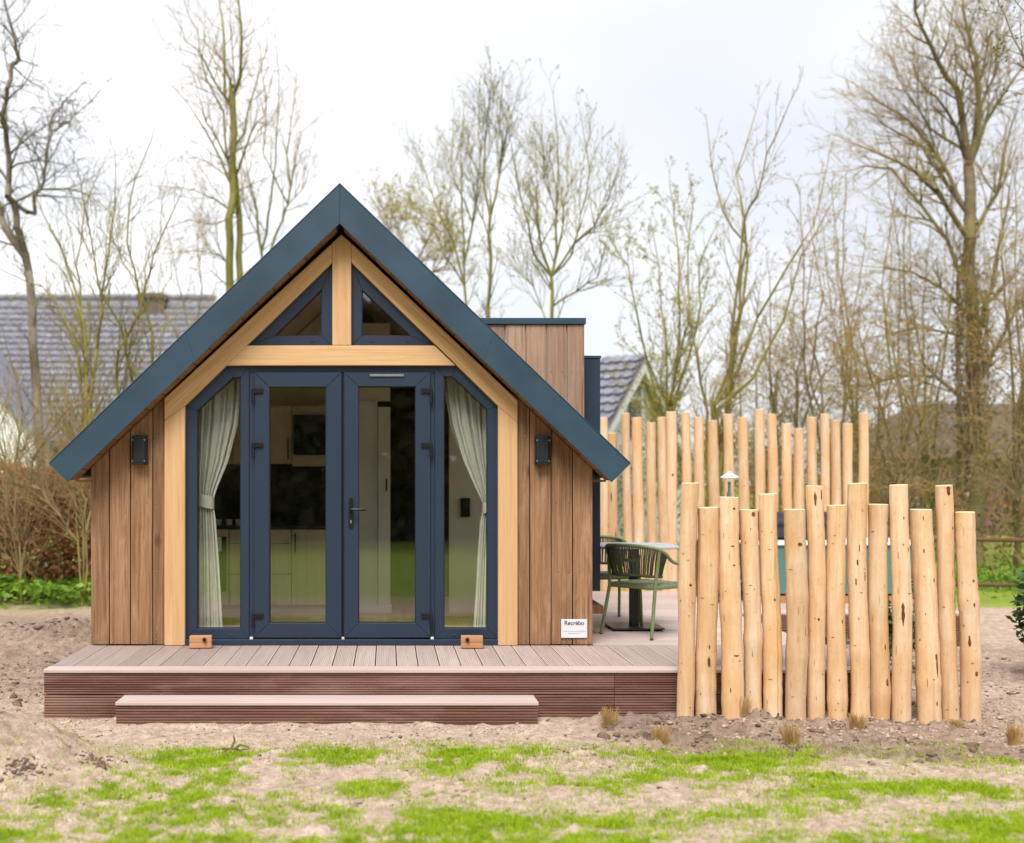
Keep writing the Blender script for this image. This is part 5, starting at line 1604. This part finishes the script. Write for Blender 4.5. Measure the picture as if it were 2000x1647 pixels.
# --- the great tree at right
Y = 22.0
t = Tree(250)
great = [([(1908, gpix(Y)),(1906,900),(1905,800),(1897,620),(1893,470),(1892,330)], .20, .12), ([(1892,330),(1876,195),(1850,150),(1812,90),(1790,20),(1780,-40)], .10, .014), ([(1895,330),(1912,220),(1906,110),(1880,20),(1875,-50)], .09, .014),
  ([(1897,320),(1925,240),(1972,165),(2010,110)], .06, .012), ([(1880,470),(1830,380),(1790,335),(1720,300),(1640,268)], .075, .010), ([(1885,400),(1830,300),(1775,235),(1720,200),(1670,165)], .06, .010), ([(1884,440),(1840,345),(1800,290),(1730,240),(1690,215)], .05, .010),
  ([(1890,560),(1850,470),(1800,400),(1740,330),(1690,325),(1640,335)], .06, .010), ([(1892,330),(1870,250),(1830,190),(1790,150),(1770,90)], .05, .010), ([(1900,480),(1945,380),(1965,280),(1990,200)], .06, .012), ([(1910,220),(1940,150),(1950,80),(1960,0)], .04, .010),
  ([(1888,620),(1840,560),(1780,530),(1690,520)], .05, .012), ([(1895,680),(1850,650),(1790,640),(1700,660)], .045, .014), ([(1895,800),(1830,735),(1760,735),(1690,755),(1620,745)], .055, .014), ([(1880,180),(1895,100),(1850,20)], .035, .010), ([(1905,760),(1960,650),(2000,580)], .07, .02), ([(1860,300),(1815,250),(1750,150),(1740,80)], .035, .009), ([(1906,700),(1935,560),(1960,440),(1980,330)], .07, .014)]
for k, (pts, r0, r1) in enumerate(great):
    t.limb(pl(Y, pts, random.Random(k+17).uniform(-.35, .35), 255+k), r0, r1, 22 if k else 16, 1.05, 2, .7, .25, .2)
t.build('great_oak_tree', base_of(Y, 1908), 'largest bare tree, broad crowned, at the right', ('bark_grey', 'twig_brown'), 1200, 'bud', .05)
# ivy-like twigs wrapped round its trunk
t = Tree(290)
for k in range(40):
    r = random.Random(400+k)
    a0 = r.random()*6.28
    y0 = r.uniform(900, 1050)
    pts = []
    for i in range(8):
        py = y0-i*r.uniform(45, 75)
        c = P(1906-(1050-py)*.02, py, Y); a0 += r.uniform(-.5, .9)
        rad_ = .22+.08*r.random()
        pts.append((c[0]+rad_*math.cos(a0), c[1]+rad_*math.sin(a0), c[2]))
    t.limb(pts, .018, .008, 10, .55, 1, 1.0, .1)
t.build('climbing_vine', base_of(Y-.35, 1906), 'brown leafless vine wrapped round the great tree trunk', ('twig_brown', 'twig_brown'), 1500, 'ivy', .07, cat='vine')
# --- dark bough hanging in at the top right corner
Y = 12.5
t = Tree(320)
t.limb([P(2330, gpix(Y), Y), P(2320, 900, Y), P(2290, 500, Y), P(2230, 200, Y), P(2120, 190, Y), P(2030, 160, Y), P(1995, 110, Y), P(1960, 30, Y), P(1945, -10, Y)], .075, .006, 26, .55, 1, .9, 0, .4)
t.limb(pl(Y, [(2120, 190), (2040, 60), (1985, 10), (1960, -40)], 0, 322), .0140, .005, 14, .5, 1, .9, 0)
t.build('apple_tree', base_of(Y, 2330), 'dark twig with small leaves hanging in at the top right corner', ('bark_grey', 'twig_grey'), 500, 'laurel', .035)

# ================================================================== HEDGES
def hedge(name, x0, x1, y0, y1, h, n, leaf, mat, label, stems=40, bark_='twig_brown', ragged=.3, group=None, gaps=.2, seed=3):
    o = thing(name, ((x0+x1)/2, (y0+y1)/2, 0), label, 'hedge', group)
    def smp(n):
        p = np.column_stack([rng.uniform(x0, x1, n), rng.uniform(y0, y1, n)])
        top = h*(1-ragged+2*ragged*fbm(p[:, 0], p[:, 1], .8, seed, 4))
        z = top*rng.random(n)**.8
        k = fbm(p[:, 0]+z*.7, p[:, 1]*1.3+z*.9, 1.4, seed+9, 3)
        q = np.column_stack([p, z])
        return q[rng.random(n) < np.clip((k-gaps)*3, .03, 1)]
    v, f = leafcloud(n, smp, leaf, .8, .6)
    me = np_mesh('foliage', v, f, mat); me.transform(Matrix.Translation((-(x0+x1)/2, -(y0+y1)/2, 0)))
    link('foliage', me, ((x0+x1)/2, (y0+y1)/2, 0), o)
    t = Tree(seed+60)
    for k in range(stems):
        x, y = t.r.uniform(x0, x1), t.r.uniform(y0, y1)
        t.grow(Vector((x, y, 0)), Vector((t.r.gauss(0, .2), t.r.gauss(0, .2), 1)).normalized(), h*t.r.uniform(.6, 1.05), .02, 2, .7, .2, .005, 0, .15)
    allseg = t.thick+t.thin
    NSEG[0] += len(allseg)*6+len(f)
    me = seg_mesh('branches', allseg, M[bark_], 3); me.transform(Matrix.Translation((-(x0+x1)/2, -(y0+y1)/2, 0)))
    link('branches', me, ((x0+x1)/2, (y0+y1)/2, 0), o)['kind'] = 'stuff'
    return o
hedge('beech_hedge', -9, -2.95, 16.1, 17.1, 1.72, 42000, .07, M['beech'], 'brown beech hedge left of the cabin', 60, gaps=.16, seed=3)
hedge('beech_hedge', 7.0, 17, 24, 25.6, 1.5, 9000, .09, M['beech'], 'rust-brown hedge behind the rail fence at right', 26, gaps=.3, seed=13)
hedge('bramble_hedge', 4.6, 18, 17.0, 20.5, 1.05, 9000, .07, M['ivy'], 'olive bramble tangle behind the rail fence', 46, 'twig_olive', .4, gaps=.42, seed=23)
hedge('field_hedge', 2.0, 24, 27, 29.5, 2.3, 14000, .12, M['ivy'], 'olive hedge far behind the rear poles', 50, 'twig_olive', .35, gaps=.35, seed=33)
hedge('field_hedge', -26, 2.0, 48, 50, 3.0, 7000, .2, M['ivy'], 'distant olive hedge behind the left house', 20, 'twig_brown', .3, gaps=.3, seed=43)

# ================================================================== HOUSES
# left house: tiled roof, chimney, white gable in front
HX0, HX1 = -18.5, -6.6
RY, RZ, EY, EZ = 46.0, PZ(578, 46.0), 40.0, 2.15
hs = thing('house', (-12, 43, 0), 'white house with slate-grey tiled roof at left behind the trees', 'house')
mb = MB(); mb.box(HX0+.3, HX1-.3, EY+.5, 51.5, 0, EZ+.3); mb.build('wall', M['render'], hs)
mb = MB()
nrm = Vector((0, -(RZ-EZ), (RY-EY))).normalized()
mb.add([(HX0, EY, EZ-.12), (HX1, EY, EZ-.12), (HX1, RY, RZ-.12), (HX0, RY, RZ-.12), (HX0, 2*RY-EY, EZ), (HX1, 2*RY-EY, EZ)], [(0, 1, 2, 3), (3, 2, 5, 4), (0, 3, 4), (1, 5, 2)])
rfl = mb.build('roof', M['tile'], hs)
def tile_mesh(wd, ln, up_, right, nrm_):
    m = MB()
    vs = []
    prof_ = [(0, .018), (.12, .006), (.38, 0), (.62, .006), (.80, .034), (.92, .040), (1.02, .020)]
    for v_ in (0, 1):
        for u_, hgt in prof_:
            vs.append(tuple(right*(u_*wd)+up_*(v_*ln*1.06)+nrm_*(hgt+(.075 if v_ == 0 else .0))))
    k = len(prof_)
    fs = [(i, i+1, i+1+k, i+k) for i in range(k-1)]
    low_ = [tuple(Vector(p)-nrm_*.07) for p in vs[:k]]
    m.add(vs+low_, fs+[(i+1, i, 2*k+i, 2*k+i+1) for i in range(k-1)])
    return m
up_ = Vector((0, RY-EY, RZ-EZ)); SLEN = up_.length; up_.normalize()
TW, TL = .27, .34
tm = tile_mesh(TW, TL, up_, Vector((1, 0, 0)), nrm)
tme = tm.mesh('roof_tile', M['tile'], 0, True)
rest_v, rest_f, single = [], [], []
tv = np.array(tm.v); tf = tm.f
nr, nc = int(SLEN/TL), int((HX1-HX0)/TW)
for r_ in range(nr):
    for c_ in range(nc):
        p = Vector((HX0+c_*TW, EY, EZ-.10))+up_*(r_*TL)
        s = F/p.y; px, py = CX+p.x*s, CY-(p.z-CH)*s
        if px < -40 or px > 420: 
            continue
        if 80 < px < 330 and 625 < py < 800 and len(single) < 300 and py < 905-(px-96)*.96+30: single.append(p)
        else:
            o_ = len(rest_v)*len(tv)
            rest_v.append(tv+np.array(p)); rest_f += [tuple(i+o_ for i in q) for q in tf]
for p in single: link('roof_tile', tme, p, rfl)
me = np_mesh('roof_tiles', np.concatenate(rest_v), np.array(rest_f), M['tile'])
tag(link('roof_tiles', me, (0, 0, 0), hs), kind='stuff')
bpy.data.objects['roof_tiles'].location = tuple(-c for c in WORLD[hs.name])
mb = MB(); mb.tube([(HX0, RY, RZ-.06), (HX1, RY, RZ-.06)], .13, 8); mb.build('ridge_cap', M['tile'], hs, smooth=True)
mb = MB(); mb.box(PX(272, 45.6), PX(322, 45.6), 45.3, 46.2, RZ-2.4, PZ(574, 45.6)); ch_ = mb.build('chimney', M['tile_b'], hs, bevel=.02)
mb = MB(); mb.box(PX(269, 45.6), PX(325, 45.6), 45.2, 46.3, PZ(584, 45.6), PZ(577, 45.6)); mb.build('chimney_cap', M['tile_b'], ch_)
# gable in front
GY = 38.5
gp_ = [(PX(-120, GY), PZ(645, GY)), (PX(74, GY), PZ(858, GY)), (PX(74, GY), 0), (PX(-310, GY), 0), (PX(-310, GY), PZ(858, GY))]
mb = MB(); mb.prism(gp_, GY, 43.5); mb.build('gable_wall', M['render'], hs)
ax, az = gp_[0]; ex, ez = PX(88, GY), PZ(873, GY)
mb = MB(); mb.prism([(ax, az+.02), (ex, ez+.02), (ex, ez+.24), (ax, az+.24)], GY-.25, 43.5); mb.build('gable_roof', M['tile'], hs)
mb = MB(); exl = 2*ax-ex; mb.prism([(ax, az+.02), (exl, ez+.02), (exl, ez+.24), (ax, az+.24)], GY-.25, 43.5); mb.build('gable_roof', M['tile'], hs)

# right house, turned so that its left roof slope and white gable show
HA = R(49)
hY = 29.5
apex = Vector(P(1262, 693, hY))
n2d = Vector((math.sin(HA), -math.cos(HA), 0)); side = Vector((math.cos(HA), math.sin(HA), 0))
h2 = thing('house', (apex.x, apex.y, 0), 'small white house with grey tiled roof between the dormer and the rear poles', 'house')
pitch = 1.0
hwid = 2.9
def H(along_, across, z): 
    q = apex-n2d*along_+side*across; return (q.x, q.y, z)
ridge = apex.z
eav = ridge-hwid*pitch
mb = MB()
mb.add([H(.25, -hwid+.3, 0), H(.25, hwid-.3, 0), H(.25, hwid-.3, eav+.25), H(.25, 0, ridge-.15), H(.25, -hwid+.3, eav+.25), H(9, -hwid+.3, 0), H(9, hwid-.3, 0), H(9, hwid-.3, eav+.25), H(9, 0, ridge-.15), H(9, -hwid+.3, eav+.25)],
       [(0, 1, 2, 3, 4), (9, 8, 7, 6, 5), (0, 4, 9, 5), (1, 6, 7, 2)]); mb.build('wall', M['render'], h2)
for s_ in (-1, 1):
    mb = MB()
    a = [H(0, 0, ridge), H(9.2, 0, ridge), H(9.2, s_*hwid, eav), H(0, s_*hwid, eav)]
    mb.add(a+[(x_, y_, z_-.10) for x_, y_, z_ in a], [(0, 1, 2, 3), (7, 6, 5, 4), (0, 4, 5, 1), (1, 5, 6, 2), (2, 6, 7, 3), (3, 7, 4, 0)])
    r2 = mb.build('roof', M['tile'], h2)
    if s_ == -1:
        dn = (-side*hwid+Vector((0, 0, eav-ridge))); L2 = dn.length; dn.normalize(); upv = -dn
        rt_ = n2d.copy(); nn = rt_.cross(upv).normalized()
        if nn.z < 0: nn = -nn
        tm2 = tile_mesh(.26, .30, upv, rt_, nn).mesh('roof_tile', M['tile'], 0, True)
        for r_ in range(int(L2/.30)):
            for c_ in range(20):
                p = apex+dn*((r_+1)*.30)-n2d*((c_+1)*.26)
                link('roof_tile', tm2, p+nn*.01, r2)
    mb = MB()
    b0, b1 = Vector(H(.02, 0, ridge-.12)), Vector(H(.02, s_*hwid, eav-.12))
    mb.add([b0, b1, b1+Vector((0, 0, -.30)), b0+Vector((0, 0, -.30))]+[q-n2d*.10 for q in (b0, b1, b1+Vector((0, 0, -.30)), b0+Vector((0, 0, -.30)))], [(0, 1, 2, 3), (7, 6, 5, 4), (0, 4, 5, 1), (1, 5, 6, 2), (2, 6, 7, 3), (3, 7, 4, 0)])
    mb.build('verge_board', M['render'], r2)
mb = MB(); mb.add([H(.2, -.42, ridge-2.0), H(.2, .12, ridge-2.0), H(.2, .12, ridge-.75), H(.2, -.42, ridge-.75), H(.3, -.42, ridge-2.0), H(.3, .12, ridge-2.0), H(.3, .12, ridge-.75), H(.3, -.42, ridge-.75)], [(0, 1, 2, 3), (4, 7, 6, 5), (0, 3, 7, 4), (1, 5, 6, 2), (2, 6, 7, 3), (0, 4, 5, 1)])
w2 = mb.build('window', M['winglass'], h2)
mb = MB(); mb.add([H(.17, -.44, ridge-1.10), H(.17, .14, ridge-1.10), H(.17, .14, ridge-1.02), H(.17, -.44, ridge-1.02), H(.25, -.44, ridge-1.10), H(.25, .14, ridge-1.10), H(.25, .14, ridge-1.02), H(.25, -.44, ridge-1.02)], [(0, 1, 2, 3), (4, 7, 6, 5), (0, 3, 7, 4), (1, 5, 6, 2), (2, 6, 7, 3), (0, 4, 5, 1)])
mb.build('transom', M['render'], w2)
# far right brown-roofed house behind the thicket
Y0 = 34.0
h3 = thing('house', (PX(1900, Y0), Y0+3, 0), 'brown brick house with dark hipped roof behind the thicket at right', 'house')
x0, x1 = PX(1722, Y0), PX(2300, Y0)
ez, rz_ = PZ(895, Y0), PZ(788, Y0+2.6)
rx0 = PX(1790, Y0+2.6)
mb = MB(); mb.box(x0+.35, x1-.35, Y0+.4, Y0+5.2, 0, ez+.05); mb.build('wall', M['brick'], h3)
mb = MB(); mb.add([(x0, Y0, ez), (x1, Y0, ez), (x1, Y0+5.6, ez), (x0, Y0+5.6, ez), (rx0, Y0+2.8, rz_), (x1-2, Y0+2.8, rz_)], [(0, 1, 5, 4), (1, 2, 5), (2, 3, 4, 5), (3, 0, 4), (3, 2, 1, 0)]); mb.build('roof', M['tile_b'], h3)
for px, py, wd in ((1790, 960, 40), (1890, 960, 46), (1985, 960, 46)):
    m = MB(); x = PX(px, Y0+.4); m.box(x-wd*.007, x+wd*.007, Y0+.36, Y0+.42, PZ(1000, Y0), PZ(930, Y0)); wn_ = m.build('window', M['winglass'], h3)
    m = MB(); m.box(x-.03, x+.03, Y0+.34, Y0+.36, PZ(1000, Y0), PZ(930, Y0)); m.build('mullion', M['render'], wn_)

# dark wood behind the viewer, mirrored in the panes
def wood_back(n):
    p = np.column_stack([rng.uniform(-26, 26, n), rng.uniform(-17, -12, n)])
    top = 5.0+5.5*fbm(p[:, 0], p[:, 1]*.3, .22, 71, 4)
    z = top*rng.random(n)**.75
    k = fbm(p[:, 0]*1.0, z, .7, 72, 3)
    q = np.column_stack([p, z])
    return q[rng.random(n) < np.clip((k-.12)*3.2, .2, 1)]
v, f = leafcloud(130000, wood_back, .55, .8, .7)
tag(link('wood_edge', np_mesh('wood_edge', v, f, M['conifer']), (0, 0, 0)), 'dark edge of a wood mirrored in the door panes', 'wood', kind='stuff')
print('tree triangles', NSEG[0])
